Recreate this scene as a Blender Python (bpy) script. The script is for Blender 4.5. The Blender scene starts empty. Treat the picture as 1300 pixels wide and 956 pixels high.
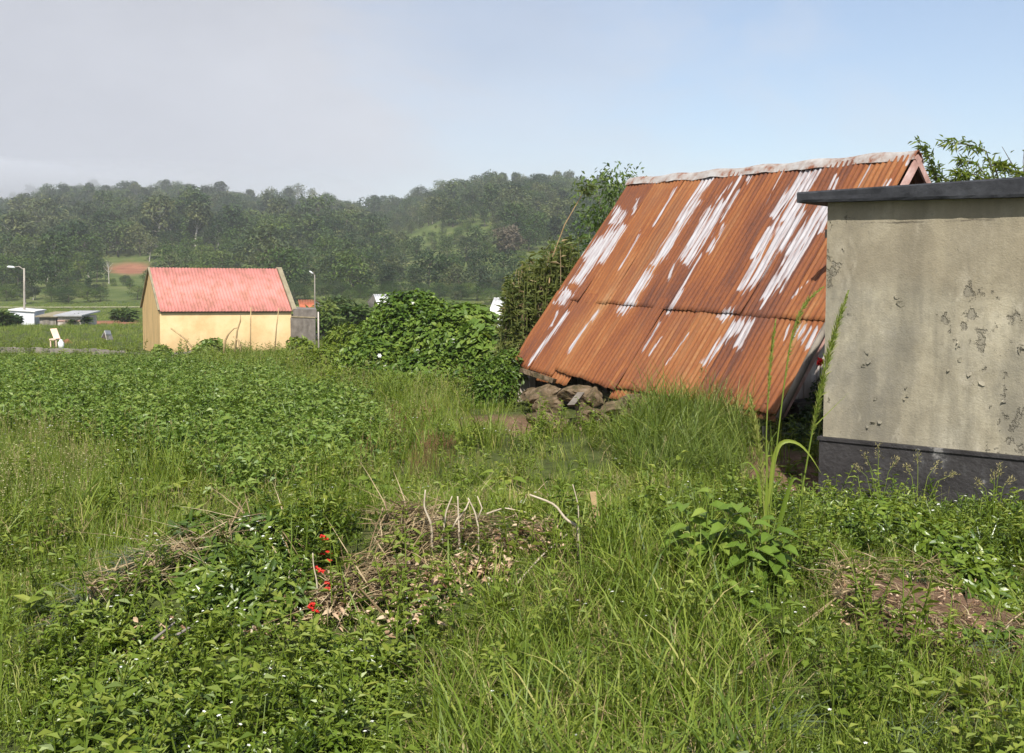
import bpy, math, random
import numpy as np
R = math.radians
SC = bpy.context.scene
COL = SC.collection
rng = np.random.default_rng(7)
random.seed(7)

# ---------------------------------------------------------------- camera model
F = 1350.0; EYE = 1.8
HORIZ = 340.0
TH = math.atan((433.5 - HORIZ) / F)
cT, sT = math.cos(TH), math.sin(TH)
def at(px, py, Y):
    u = (px - 650.0) / F; v = (433.5 - py) / F
    dx, dy, dz = u, cT + v * sT, -sT + v * cT
    k = Y / dy
    return np.array((dx * k, Y, EYE + dz * k))
def proj(P):
    P = np.asarray(P, float)
    x, y, z = P[..., 0], P[..., 1], P[..., 2] - EYE
    f = y * cT - z * sT; up = y * sT + z * cT
    f = np.where(np.abs(f) < 1e-6, 1e-6, f)
    return 650 + F * x / f, 433.5 - F * up / f

# ---------------------------------------------------------------- noise
def _hash(ix, iy, s):
    h = (ix.astype(np.int64) * 374761393 + iy.astype(np.int64) * 668265263 + s * 2147483647) & 0x7fffffff
    h = ((h ^ (h >> 13)) * 1274126177) & 0x7fffffff
    return ((h ^ (h >> 16)) & 0xffff) / 65535.0
def vn(x, y, s=0):
    x = np.asarray(x, float); y = np.asarray(y, float)
    ix = np.floor(x); iy = np.floor(y); fx = x - ix; fy = y - iy
    fx = fx * fx * (3 - 2 * fx); fy = fy * fy * (3 - 2 * fy)
    a = _hash(ix, iy, s); b = _hash(ix + 1, iy, s); c = _hash(ix, iy + 1, s); d = _hash(ix + 1, iy + 1, s)
    return (a * (1 - fx) + b * fx) * (1 - fy) + (c * (1 - fx) + d * fx) * fy
def fbm(x, y, s=0, o=3):
    t = 0; a = 0.5; n = 0
    for k in range(o):
        t = t + a * vn(x * 2 ** k, y * 2 ** k, s + k * 17); n += a; a *= .5
    return t / n - 0.5
def sst(a, b, x):
    t = np.clip((np.asarray(x, float) - a) / (b - a), 0, 1); return t * t * (3 - 2 * t)

# ---------------------------------------------------------------- terrain
PY = [-80, 0, 4, 8, 11, 16, 20, 30, 45, 80, 120, 170, 3000]
PZ = [.1, .05, .05, .0, -.05, -.2, -.5, -1.05, -1.85, -2.9, -4.1, -4.2, -4.2]
SKX = [-500, 0, 60, 120, 230, 300, 330, 380, 430, 460, 500, 550, 580, 640, 700, 740, 800, 900, 1050, 1170, 1300, 1800]
SKY = [262, 270, 260, 254, 254, 262, 269, 270, 275, 279, 271, 258, 252, 245, 241, 247, 252, 268, 290, 300, 305, 310]
DCX = [-500, 0, 300, 460, 560, 720, 900, 1300, 1800]
DCD = [950, 900, 800, 780, 680, 620, 600, 600, 600]
def gauss(x, y, cx, cy, sx, sy, ang=0):
    c, s = math.cos(ang), math.sin(ang)
    X = (x - cx) * c + (y - cy) * s; Y = -(x - cx) * s + (y - cy) * c
    return np.exp(-.5 * ((X / sx) ** 2 + (Y / sy) ** 2))
def hill_frac(x, y):
    u = 650 + F * x / np.maximum(y, 1.0)
    dc = np.interp(u, DCX, DCD)
    return (y - 170) / (dc - 170), u, dc
def H(x, y):
    x = np.asarray(x, float); y = np.asarray(y, float)
    z = np.interp(y, PY, PZ)
    z = z + fbm(x * .35, y * .35, 3) * .14 * sst(3, 9, y) * (1 - sst(60, 120, y))
    z = z + fbm(x * 1.9, y * 1.9, 9) * .09 * (1 - sst(12, 25, y))
    # heap of cuttings in the foreground, the low mounds beside the shed and under the roof
    z = z + .26 * gauss(x, y, -.1, 6.15, 1.25, .62, .06) + .24 * gauss(x, y, -1.45, 5.55, .75, .42, .75)
    z = z + .12 * gauss(x, y, 2.5, 6.75, .95, .55, -.25) + .12 * gauss(x, y, 1.2, 5.2, .9, .8)
    z = z + .22 * gauss(x, y, 1.55, 10.6, .85, .75) - .12 * gauss(x, y, 2.6, 9.0, .5, 1.3) - .26 * gauss(x, y, .75, 13.1, .8, .65)
    t, u, dc = hill_frac(x, y)
    zc = EYE + (HORIZ - np.interp(u, SKX, SKY)) / F * dc
    tt = np.clip(t, 0, 1)
    hz = (zc + 4.2) * (tt ** 1.12)
    hz = hz + fbm(x / 90., y / 90., 21) * 16 * sst(.02, .35, t) * (1 - sst(.72, .98, t)) + fbm(x / 25., y / 25., 27, 2) * 4 * sst(.05, .3, t) * (1 - .6 * sst(.8, 1, t))
    hz = np.where(t > 1, hz - (y - dc) * .16, hz)
    hz = np.where(t > 0, hz, 0)
    z = z + np.maximum(hz, -30)
    return z
def h1(x, y): return float(H(np.array([x]), np.array([y]))[0])
def on_ground(px, py, y0=3.5, y1=900):
    """where the sight line through a point of the picture meets the ground"""
    Y = np.geomspace(y0, y1, 3000)
    P = np.array([at(px, py, 1.0)])
    d = at(px, py, 1.0) - np.array((0, 0, EYE))
    pts = np.array((0, 0, EYE)) + d * Y[:, None]
    below = pts[:, 2] < H(pts[:, 0], pts[:, 1])
    k = int(np.argmax(below)) if below.any() else len(Y) - 1
    p = pts[k]; return np.array((p[0], p[1], h1(p[0], p[1])))

# ---------------------------------------------------------------- mesh builder
class MB:
    def __init__(s): s.V = []; s.T = []; s.Q = []; s.TM = []; s.QM = []; s.A = []; s.n = 0
    def add(s, V, tris=None, quads=None, m=0, v=.5):
        V = np.asarray(V, float).reshape(-1, 3)
        if tris is not None and len(tris):
            t = np.asarray(tris, int).reshape(-1, 3) + s.n; s.T.append(t); s.TM.append(np.full(len(t), m))
        if quads is not None and len(quads):
            q = np.asarray(quads, int).reshape(-1, 4) + s.n; s.Q.append(q); s.QM.append(np.full(len(q), m))
        s.V.append(V); s.A.append(np.broadcast_to(np.asarray(v, float), (len(V),)).copy()); s.n += len(V)
        return s
    def box(s, p0, ex, ey, ez, m=0, v=.5):
        p0, ex, ey, ez = [np.asarray(a, float) for a in (p0, ex, ey, ez)]
        V = [p0 + i * ex + j * ey + k * ez for k in (0, 1) for j in (0, 1) for i in (0, 1)]
        q = [(0, 2, 3, 1), (4, 5, 7, 6), (0, 1, 5, 4), (1, 3, 7, 5), (3, 2, 6, 7), (2, 0, 4, 6)]
        if np.dot(np.cross(ex, ey), ez) < 0: q = [f[::-1] for f in q]
        return s.add(V, quads=q, m=m, v=v)
    def tube(s, pts, rad, n=6, m=0, v=.5, cap=True):
        pts = np.asarray(pts, float); k = len(pts)
        rad = np.broadcast_to(np.asarray(rad, float), (k,))
        T = np.gradient(pts, axis=0); T /= np.linalg.norm(T, axis=1)[:, None] + 1e-12
        ref = np.array((0, 0, 1.)) if abs(T[0][2]) < .9 else np.array((1., 0, 0))
        V = []; a = np.arange(n) * 2 * math.pi / n
        for i in range(k):
            u = np.cross(T[i], ref); u /= np.linalg.norm(u) + 1e-12; w = np.cross(T[i], u)
            ref = np.cross(u, T[i]) if np.linalg.norm(np.cross(u, T[i])) > 1e-6 else ref
            V.append(pts[i] + rad[i] * (np.cos(a)[:, None] * u + np.sin(a)[:, None] * w))
        V = np.concatenate(V)
        q = [(i * n + j, (i + 1) * n + j, (i + 1) * n + (j + 1) % n, i * n + (j + 1) % n) for i in range(k - 1) for j in range(n)]
        t = []
        if cap:
            V = np.concatenate([V, pts[:1], pts[-1:]]); c0, c1 = k * n, k * n + 1
            t = [(c0, j, (j + 1) % n) for j in range(n)] + [(c1, (k - 1) * n + (j + 1) % n, (k - 1) * n + j) for j in range(n)]
        return s.add(V, tris=t, quads=q, m=m, v=v)
    def leaves(s, P, D, N, L, W, fold=.25, droop=.15, m=0, v=.5, wide=.45):
        P = np.atleast_2d(P); n = len(P)
        D = D / (np.linalg.norm(D, axis=1)[:, None] + 1e-9)
        S = np.cross(D, N); S /= np.linalg.norm(S, axis=1)[:, None] + 1e-9; N = np.cross(S, D)
        L = np.broadcast_to(np.asarray(L, float), (n,))[:, None]; W = np.broadcast_to(np.asarray(W, float), (n,))[:, None]
        dr = np.broadcast_to(np.asarray(droop, float), (n,))[:, None]
        V = np.stack([P, P + D * L * wide + S * W / 2 + N * (fold * W - dr * L * .1), P + D * L - N * dr * L, P + D * L * wide - S * W / 2 + N * (fold * W - dr * L * .1)], 1).reshape(-1, 3)
        b = np.arange(n)[:, None] * 4
        t = np.concatenate([b + np.array([[0, 1, 2]]), b + np.array([[0, 2, 3]])])
        return s.add(V, tris=t, m=m, v=np.repeat(np.broadcast_to(np.asarray(v, float), (n,)), 4))
    def leaves6(s, P, D, N, L, W, fold=.2, droop=.2, m=0, v=.5):
        P = np.atleast_2d(P); n = len(P)
        D = D / (np.linalg.norm(D, axis=1)[:, None] + 1e-9)
        S = np.cross(D, N); S /= np.linalg.norm(S, axis=1)[:, None] + 1e-9; N = np.cross(S, D)
        L = np.broadcast_to(np.asarray(L, float), (n,))[:, None]; W = np.broadcast_to(np.asarray(W, float), (n,))[:, None]
        dr = np.broadcast_to(np.asarray(droop, float), (n,))[:, None]
        pt = lambda a, b, c: P + D * L * a + S * W * b + N * (c * W - dr * L * a * a)
        V = np.stack([pt(0, 0, 0), pt(.25, .42, fold), pt(.6, .42, fold * .8), pt(1, 0, 0), pt(.6, -.42, fold * .8), pt(.25, -.42, fold), pt(.4, 0, 0), ], 1).reshape(-1, 3)
        b = np.arange(n)[:, None] * 7
        t = np.concatenate([b + np.array([f]) for f in ([0, 1, 6], [6, 1, 2], [6, 2, 3], [6, 3, 4], [6, 4, 5], [0, 6, 5])])
        return s.add(V, tris=t, m=m, v=np.repeat(np.broadcast_to(np.asarray(v, float), (n,)), 7))
    def blades(s, P, h, az, lean, w, m=0, v=.5, twist=None):
        P = np.atleast_2d(P); n = len(P)
        f = lambda a: np.broadcast_to(np.asarray(a, float), (n,))
        h, az, lean, w = f(h), f(az), f(lean), f(w)
        tw = rng.uniform(-.9, .9, n) if twist is None else f(twist)
        dx = np.stack([np.cos(az), np.sin(az), np.zeros(n)], 1)
        sd = np.stack([-np.sin(az + tw), np.cos(az + tw), np.zeros(n)], 1)
        rows = []
        for t, ww in ((0, .8), (.4, 1), (.75, .7), (1, 0)):
            c = P + np.array((0, 0, 1.)) * (h * (t - .45 * np.clip(lean, 0, 1.6) * t ** 2.2))[:, None] + dx * (h * lean * t * t * .75)[:, None]
            if ww: rows += [c - sd * (w * ww / 2)[:, None], c + sd * (w * ww / 2)[:, None]]
            else: rows += [c]
        V = np.stack(rows, 1).reshape(-1, 3); b = np.arange(n)[:, None] * 7
        q = np.concatenate([b + np.array([[0, 1, 3, 2]]), b + np.array([[2, 3, 5, 4]])])
        return s.add(V, tris=b + np.array([[4, 5, 6]]), quads=q, m=m, v=np.repeat(f(v), 7))
    def mesh(s, name, mats, smooth=False):
        me = bpy.data.meshes.new(name)
        V = np.concatenate(s.V); T = np.concatenate(s.T) if s.T else np.zeros((0, 3), int); Q = np.concatenate(s.Q) if s.Q else np.zeros((0, 4), int)
        me.vertices.add(len(V)); me.vertices.foreach_set('co', V.astype(np.float32).ravel())
        nl = T.size + Q.size; me.loops.add(nl)
        me.loops.foreach_set('vertex_index', np.concatenate([T.ravel(), Q.ravel()]).astype(np.int32))
        me.polygons.add(len(T) + len(Q))
        me.polygons.foreach_set('loop_start', np.concatenate([np.arange(len(T)) * 3, T.size + np.arange(len(Q)) * 4]).astype(np.int32))
        mi = np.concatenate((s.TM if s.TM else [np.zeros(0)]) + (s.QM if s.QM else [np.zeros(0)])).astype(np.int32)
        me.polygons.foreach_set('material_index', mi)
        me.polygons.foreach_set('use_smooth', np.full(len(mi), bool(smooth)))
        a = me.attributes.new('v', 'FLOAT', 'POINT'); a.data.foreach_set('value', np.concatenate(s.A).astype(np.float32))
        for m in (mats if isinstance(mats, (list, tuple)) else [mats]): me.materials.append(m)
        me.update(calc_edges=True); me.validate()
        return me
    def obj(s, name, mats, parent=None, smooth=False, link=True, org=None):
        """link as one mesh object; org = world origin the vertices are measured from"""
        if org is not None:
            s.V = [V - np.asarray(org, float) for V in s.V]
        o = bpy.data.objects.new(name, s.mesh(name, mats, smooth))
        if link: COL.objects.link(o)
        if parent is not None: o.parent = parent
        if org is not None and parent is None: o.location = org
        return o
def attr(o, name, arr):
    a = o.data.attributes.new(name, 'FLOAT', 'POINT'); a.data.foreach_set('value', np.asarray(arr, np.float32)); return o
def tag(o, label=None, cat=None, group=None, kind=None):
    if label: o['label'] = label
    if cat: o['category'] = cat
    if group: o['group'] = group
    if kind: o['kind'] = kind
    return o
def empty(name, loc, label, cat, group=None):
    o = bpy.data.objects.new(name, None); COL.objects.link(o); o.location = loc; o.empty_display_size = .2
    return tag(o, label, cat, group)
def copy_tree(o, parent=None):
    c = o.copy(); COL.objects.link(c)
    if parent is not None: c.parent = parent
    for ch in list(o.children): copy_tree(ch, c)
    return c

# ---------------------------------------------------------------- materials
def new_mat(name):
    m = bpy.data.materials.new(name); m.use_nodes = True; nt = m.node_tree; nt.nodes.clear()
    return m, nt, (lambda t, **k: _node(nt, t, **k)), nt.links.new
def _node(nt, t, **k):
    n = nt.nodes.new(t)
    for a, b in k.items():
        if a.startswith('i_'): n.inputs[a[2:].replace('_', ' ')].default_value = b
        else: setattr(n, a, b)
    return n
def ramp(nt, stops, interp='LINEAR'):
    n = nt.nodes.new('ShaderNodeValToRGB'); cr = n.color_ramp; cr.interpolation = interp
    while len(cr.elements) < len(stops): cr.elements.new(.5)
    for e, (p, c) in zip(cr.elements, stops):
        e.position = p; e.color = (*c, 1) if len(c) == 3 else c
    return n
def leaf_mat(name, stops, trans=.35, rough=.55, spec=.3, rnd=.35):
    """leaf or blade: colour runs along the stops by the leaf's own value and the plant's"""
    m, nt, N, L = new_mat(name)
    a = N('ShaderNodeAttribute', attribute_name='v'); oi = N('ShaderNodeObjectInfo')
    mx = N('ShaderNodeMath', operation='MULTIPLY_ADD'); mx.inputs[1].default_value = rnd
    sb = N('ShaderNodeMath', operation='SUBTRACT'); sb.inputs[1].default_value = rnd / 2
    L(oi.outputs['Random'], mx.inputs[0]); L(a.outputs['Fac'], mx.inputs[2]); L(mx.outputs[0], sb.inputs[0])
    r = ramp(nt, stops); L(sb.outputs[0], r.inputs[0])
    p = N('ShaderNodeBsdfPrincipled', i_Roughness=rough); p.inputs['Specular IOR Level'].default_value = spec
    t = N('ShaderNodeBsdfTranslucent'); mix = N('ShaderNodeMixShader'); mix.inputs[0].default_value = trans
    hs = N('ShaderNodeHueSaturation', i_Saturation=1.1, i_Value=1.2, i_Hue=.482)
    L(r.outputs[0], p.inputs['Base Color']); L(r.outputs[0], hs.inputs['Color']); L(hs.outputs[0], t.inputs['Color'])
    L(p.outputs[0], mix.inputs[1]); L(t.outputs[0], mix.inputs[2])
    o = N('ShaderNodeOutputMaterial'); L(mix.outputs[0], o.inputs[0]); return m
def rough_mat(name, stops, scale=3., rough=.9, bump=.3, bscale=20., stretch=(1, 1, 1), spec=.2, detail=6., metal=0., coord='Object', dist=.02):
    m, nt, N, L = new_mat(name)
    tc = N('ShaderNodeTexCoord'); mp = N('ShaderNodeMapping'); mp.inputs['Scale'].default_value = stretch
    L(tc.outputs[coord], mp.inputs[0])
    n = N('ShaderNodeTexNoise', i_Scale=scale, i_Detail=detail, i_Roughness=.62); L(mp.outputs[0], n.inputs['Vector'])
    r = ramp(nt, stops); L(n.outputs[0], r.inputs[0])
    p = N('ShaderNodeBsdfPrincipled', i_Roughness=rough, i_Metallic=metal); p.inputs['Specular IOR Level'].default_value = spec
    L(r.outputs[0], p.inputs['Base Color'])
    b = N('ShaderNodeTexNoise', i_Scale=bscale, i_Detail=8.); L(mp.outputs[0], b.inputs['Vector'])
    bp = N('ShaderNodeBump', i_Strength=bump, i_Distance=dist); L(b.outputs[0], bp.inputs['Height']); L(bp.outputs[0], p.inputs['Normal'])
    o = N('ShaderNodeOutputMaterial'); L(p.outputs[0], o.inputs[0]); return m

# ---------------------------------------------------------------- scattering of things nobody could count
def coll(name, objs):
    c = bpy.data.collections.new(name)
    for o in objs: c.objects.link(o)
    return c
def scatter(name, P, rot, scl, idx, c, kind='stuff', label=None, cat=None):
    me = bpy.data.meshes.new(name); n = len(P)
    me.vertices.add(n); me.vertices.foreach_set('co', np.asarray(P, np.float32).ravel())
    for nm, ty, key, arr in (('rot', 'FLOAT_VECTOR', 'vector', rot), ('scl', 'FLOAT_VECTOR', 'vector', scl)):
        a = me.attributes.new(nm, ty, 'POINT'); a.data.foreach_set(key, np.asarray(arr, np.float32).ravel())
    a = me.attributes.new('idx', 'INT', 'POINT'); a.data.foreach_set('value', np.asarray(idx, np.int32))
    o = bpy.data.objects.new(name, me); COL.objects.link(o)
    g = bpy.data.node_groups.new(name + '_scatter', 'GeometryNodeTree')
    g.interface.new_socket('Geometry', in_out='INPUT', socket_type='NodeSocketGeometry')
    g.interface.new_socket('Geometry', in_out='OUTPUT', socket_type='NodeSocketGeometry')
    gi = g.nodes.new('NodeGroupInput'); go = g.nodes.new('NodeGroupOutput')
    ci = g.nodes.new('GeometryNodeCollectionInfo'); ci.inputs['Collection'].default_value = c
    ci.inputs['Separate Children'].default_value = True; ci.inputs['Reset Children'].default_value = True
    ip = g.nodes.new('GeometryNodeInstanceOnPoints'); ip.inputs['Pick Instance'].default_value = True
    def na(nm, ty):
        q = g.nodes.new('GeometryNodeInputNamedAttribute'); q.data_type = ty; q.inputs['Name'].default_value = nm; return q.outputs['Attribute']
    l = g.links.new
    l(gi.outputs[0], ip.inputs['Points']); l(ci.outputs[0], ip.inputs['Instance'])
    l(na('idx', 'INT'), ip.inputs['Instance Index']); l(na('scl', 'FLOAT_VECTOR'), ip.inputs['Scale'])
    er = g.nodes.new('FunctionNodeEulerToRotation'); l(na('rot', 'FLOAT_VECTOR'), er.inputs[0]); l(er.outputs[0], ip.inputs['Rotation'])
    l(ip.outputs[0], go.inputs[0])
    md = o.modifiers.new('scatter', 'NODES'); md.node_group = g
    return tag(o, label, cat, kind=kind)
def rots(n, tilt=.15):
    return np.stack([rng.normal(0, tilt, n), rng.normal(0, tilt, n), rng.uniform(0, 6.283, n)], 1)
def scl1(s): return np.repeat(np.asarray(s, float)[:, None], 3, 1)
def unit(v): return v / (np.linalg.norm(v, axis=-1, keepdims=True) + 1e-9)
def rdir(n): return unit(rng.normal(size=(n, 3)))
# ================================================================ camera, sun, sky
SUN_EL = R(48); SAZ = R(179)
hx, hy = math.sin(SAZ), math.cos(SAZ)           # towards the sun, seen from above
sv = np.array((hx * math.cos(SUN_EL), hy * math.cos(SUN_EL), math.sin(SUN_EL)))
cd = bpy.data.cameras.new('camera'); cam = bpy.data.objects.new('camera', cd); COL.objects.link(cam)
cam.location = (0, 0, EYE); cam.rotation_euler = (R(90) - TH, 0, 0)
cd.sensor_fit = 'HORIZONTAL'; cd.sensor_width = 36; cd.lens = 36 * F / 1300.; cd.shift_y = -(478 - 433.5) / 1300.
cd.clip_start = .05; cd.clip_end = 8000; SC.camera = cam
sl = bpy.data.lights.new('sun', 'SUN'); so = bpy.data.objects.new('sun', sl); COL.objects.link(so)
sl.energy = 4.4; sl.angle = R(.6); sl.color = (1, .955, .88)
from mathutils import Vector
so.rotation_euler = Vector((-sv[0], -sv[1], -sv[2])).to_track_quat('-Z', 'Y').to_euler(); so.location = (5, -10, 30)

w = bpy.data.worlds.new('World'); SC.world = w; w.use_nodes = True
nt = w.node_tree; nt.nodes.clear(); N = lambda t, **k: _node(nt, t, **k); L = nt.links.new
sky = N('ShaderNodeTexSky', sky_type='NISHITA'); sky.sun_disc = False
sky.sun_elevation = SUN_EL; sky.sun_rotation = SAZ; sky.air_density = 1.0; sky.dust_density = .4; sky.ozone_density = 3.2
tc = N('ShaderNodeTexCoord')
mp = N('ShaderNodeMapping'); mp.inputs['Scale'].default_value = (1, 1, 2.2); L(tc.outputs['Generated'], mp.inputs[0])
n1 = N('ShaderNodeTexNoise', i_Scale=2.3, i_Detail=7., i_Roughness=.58, i_Distortion=.35); L(mp.outputs[0], n1.inputs['Vector'])
dt = N('ShaderNodeVectorMath', operation='DOT_PRODUCT'); dt.inputs[1].default_value = (-1.0, 0, -.42); L(tc.outputs['Generated'], dt.inputs[0])
ad = N('ShaderNodeMath', operation='MULTIPLY_ADD'); ad.inputs[1].default_value = .95; ad.inputs[2].default_value = .22; L(dt.outputs['Value'], ad.inputs[0])
s2 = N('ShaderNodeMath', operation='ADD'); L(ad.outputs[0], s2.inputs[0]); L(n1.outputs[0], s2.inputs[1])
cm = ramp(nt, [(.34, (.20, .20, .20)), (.62, (.62, .62, .62)), (.84, (1, 1, 1))], 'EASE'); L(s2.outputs[0], cm.inputs[0])
# cloud tone: greyer and thicker to the left and overhead, paler where thin
n2 = N('ShaderNodeTexNoise', i_Scale=3.3, i_Detail=6., i_Roughness=.55); L(mp.outputs[0], n2.inputs['Vector'])
d3 = N('ShaderNodeVectorMath', operation='DOT_PRODUCT'); d3.inputs[1].default_value = (-.9, 0, 1.1); L(tc.outputs['Generated'], d3.inputs[0])
a3 = N('ShaderNodeMath', operation='MULTIPLY_ADD'); a3.inputs[1].default_value = .85; L(d3.outputs['Value'], a3.inputs[0]); L(n2.outputs[0], a3.inputs[2])
ct = ramp(nt, [(.42, (4.95, 5.15, 5.65)), (.70, (4.5, 4.68, 5.2)), (1.0, (3.85, 4.0, 4.5))]); L(a3.outputs[0], ct.inputs[0])
mixc = N('ShaderNodeMix', data_type='RGBA'); L(cm.outputs[0], mixc.inputs[0]); L(sky.outputs[0], mixc.inputs[6]); L(ct.outputs[0], mixc.inputs[7])
bg = N('ShaderNodeBackground', i_Strength=.096); L(mixc.outputs[2], bg.inputs[0])
wo = N('ShaderNodeOutputWorld'); L(bg.outputs[0], wo.inputs[0])
SC.view_settings.view_transform = 'Standard'; SC.view_settings.look = 'None'; SC.view_settings.exposure = 0.62; SC.view_settings.gamma = 1
SC.render.engine = 'CYCLES'; cy = SC.cycles
cy.max_bounces = 6; cy.diffuse_bounces = 3; cy.glossy_bounces = 2; cy.transmission_bounces = 4; cy.volume_bounces = 1; cy.transparent_max_bounces = 8
cy.use_denoising = True; cy.use_adaptive_sampling = True; cy.adaptive_threshold = .02
try: cy.denoiser = 'OPENIMAGEDENOISE'; cy.denoising_prefilter = 'ACCURATE'
except Exception: pass

# ================================================================ ground: one sheet from the camera to beyond the hill
ys = np.concatenate([np.linspace(-40, 1.5, 26)[:-1], np.geomspace(1.5, 30, 250)[:-1], np.geomspace(30, 1700, 260)])
us = np.linspace(-1, 1, 381); us = us * (.55 + .45 * us ** 2)
GX = us[None, :] * (np.maximum(ys, 0)[:, None] * 1.05 + 9); GY = np.repeat(ys[:, None], len(us), 1)
GZ = H(GX, GY)
ny, nx = GX.shape
V = np.stack([GX, GY, GZ], -1).reshape(-1, 3)
i = (np.arange(ny - 1)[:, None] * nx + np.arange(nx - 1)[None, :]).reshape(-1)
g = MB().add(V, quads=np.stack([i, i + 1, i + nx + 1, i + nx], 1))
def inpoly(px, py, poly):
    poly = np.asarray(poly, float); r = np.zeros(np.shape(px), bool); j = len(poly) - 1
    for k in range(len(poly)):
        xi, yi = poly[k]; xj, yj = poly[j]
        r ^= ((yi > py) != (yj > py)) & (px < (xj - xi) * (py - yi) / (yj - yi + 1e-12) + xi); j = k
    return r
# bare earth: the trodden path between the two huts and the dug patch at the foot of the low shrub
def earth_amt(x, y):
    n = fbm(x * 2.2, y * 2.2, 5) * .5
    a = 1.1 * gauss(x, y, 2.32, 8.3, .30, 1.1, -.1) + 1.1 * gauss(x, y, 2.62, 9.6, .32, 1.0)
    b = .95 * gauss(x, y, 1.95, 4.85, .38, .46, .2) + gauss(x, y, 2.3, 5.3, .35, .28)
    c = 1.0 * gauss(x, y, .75, 12.4, .75, .9, .3) + .9 * gauss(x, y, .1, 13.6, .7, .6)
    return np.clip((np.maximum.reduce([a, b, c]) + n - .42) * 3, 0, 1)
def red_amt(x, y):
    px, py = proj(np.stack([x, y, H(x, y)], -1)); n = fbm(x / 6., y / 6., 8) * 1
    far = (y > 60)
    e1 = 1 - np.hypot((px - 165) / 34, (py - 341) / 9.5); e2 = 1 - np.maximum(np.abs((px - 139) / 44), np.abs((py - 409.5) / 2.6))
    return np.clip(np.where(far, np.maximum(e1 * 2.2 + n, np.where(y < 150, e2 * 3, -1)), 0), 0, 1)
gm, nt, N, L = new_mat('ground_earth_grass')
tc = N('ShaderNodeTexCoord')
def nz(s, d=6., r=.6):
    n = N('ShaderNodeTexNoise', i_Scale=s, i_Detail=d, i_Roughness=r); L(tc.outputs['Object'], n.inputs['Vector']); return n.outputs[0]
gr = ramp(nt, [(.3, (.040, .040, .016)), (.45, (.060, .075, .022)), (.58, (.085, .105, .030)), (.72, (.14, .125, .060))]); L(nz(7., 8., .72), gr.inputs[0])
hl = ramp(nt, [(.30, (.045, .070, .020)), (.5, (.090, .118, .034)), (.70, (.17, .17, .070))]); L(nz(.12), hl.inputs[0])
er = ramp(nt, [(.3, (.085, .052, .033)), (.55, (.17, .105, .066)), (.75, (.27, .185, .125))]); L(nz(6., 8., .7), er.inputs[0])
rd = ramp(nt, [(.3, (.20, .085, .05)), (.7, (.36, .17, .10))]); L(nz(.2), rd.inputs[0])
def mixa(at_, a, b):
    q = N('ShaderNodeAttribute', attribute_name=at_); m = N('ShaderNodeMix', data_type='RGBA'); L(q.outputs['Fac'], m.inputs[0]); L(a, m.inputs[6]); L(b, m.inputs[7]); return m.outputs[2]
c = mixa('hill', gr.outputs[0], hl.outputs[0]); c = mixa('red', c, rd.outputs[0]); c = mixa('earth', c, er.outputs[0])
p = N('ShaderNodeBsdfPrincipled', i_Roughness=.95); p.inputs['Specular IOR Level'].default_value = .1; L(c, p.inputs['Base Color'])
bp = N('ShaderNodeBump', i_Strength=.8, i_Distance=.05); L(nz(9., 8., .7), bp.inputs['Height']); L(bp.outputs[0], p.inputs['Normal'])
o = N('ShaderNodeOutputMaterial'); L(p.outputs[0], o.inputs[0])
ground = tag(g.obj('ground', gm, smooth=True), kind='structure')
ex, ey = V[:, 0], V[:, 1]
attr(ground, 'earth', earth_amt(ex, ey)); attr(ground, 'red', red_amt(ex, ey)); attr(ground, 'hill', sst(60, 180, ey))

# ================================================================ trees
M = {}
M['leaf_dark'] = leaf_mat('foliage_dark', [(0, (.020, .046, .012)), (.5, (.055, .095, .025)), (1, (.135, .175, .045))], trans=.2, rough=.6, rnd=.8)
M['leaf_euc'] = leaf_mat('foliage_eucalyptus', [(0, (.028, .050, .020)), (.5, (.074, .100, .038)), (1, (.165, .178, .066))], trans=.2, rough=.6, rnd=.8)
M['leaf_mid'] = leaf_mat('foliage_mid', [(0, (.030, .064, .012)), (.5, (.075, .128, .024)), (1, (.165, .205, .046))], trans=.28, rough=.55, rnd=.5)
M['leaf_dry'] = leaf_mat('foliage_brownish', [(0, (.10, .085, .055)), (1, (.22, .18, .12))], trans=.2, rough=.7)
M['bark'] = rough_mat('bark_grey', [(.3, (.06, .05, .04)), (.7, (.16, .14, .115))], scale=4, stretch=(1, 1, .2))
M['bark_pale'] = rough_mat('bark_pale', [(.3, (.30, .27, .23)), (.7, (.52, .48, .42))], scale=2, stretch=(1, 1, .3))
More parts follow.
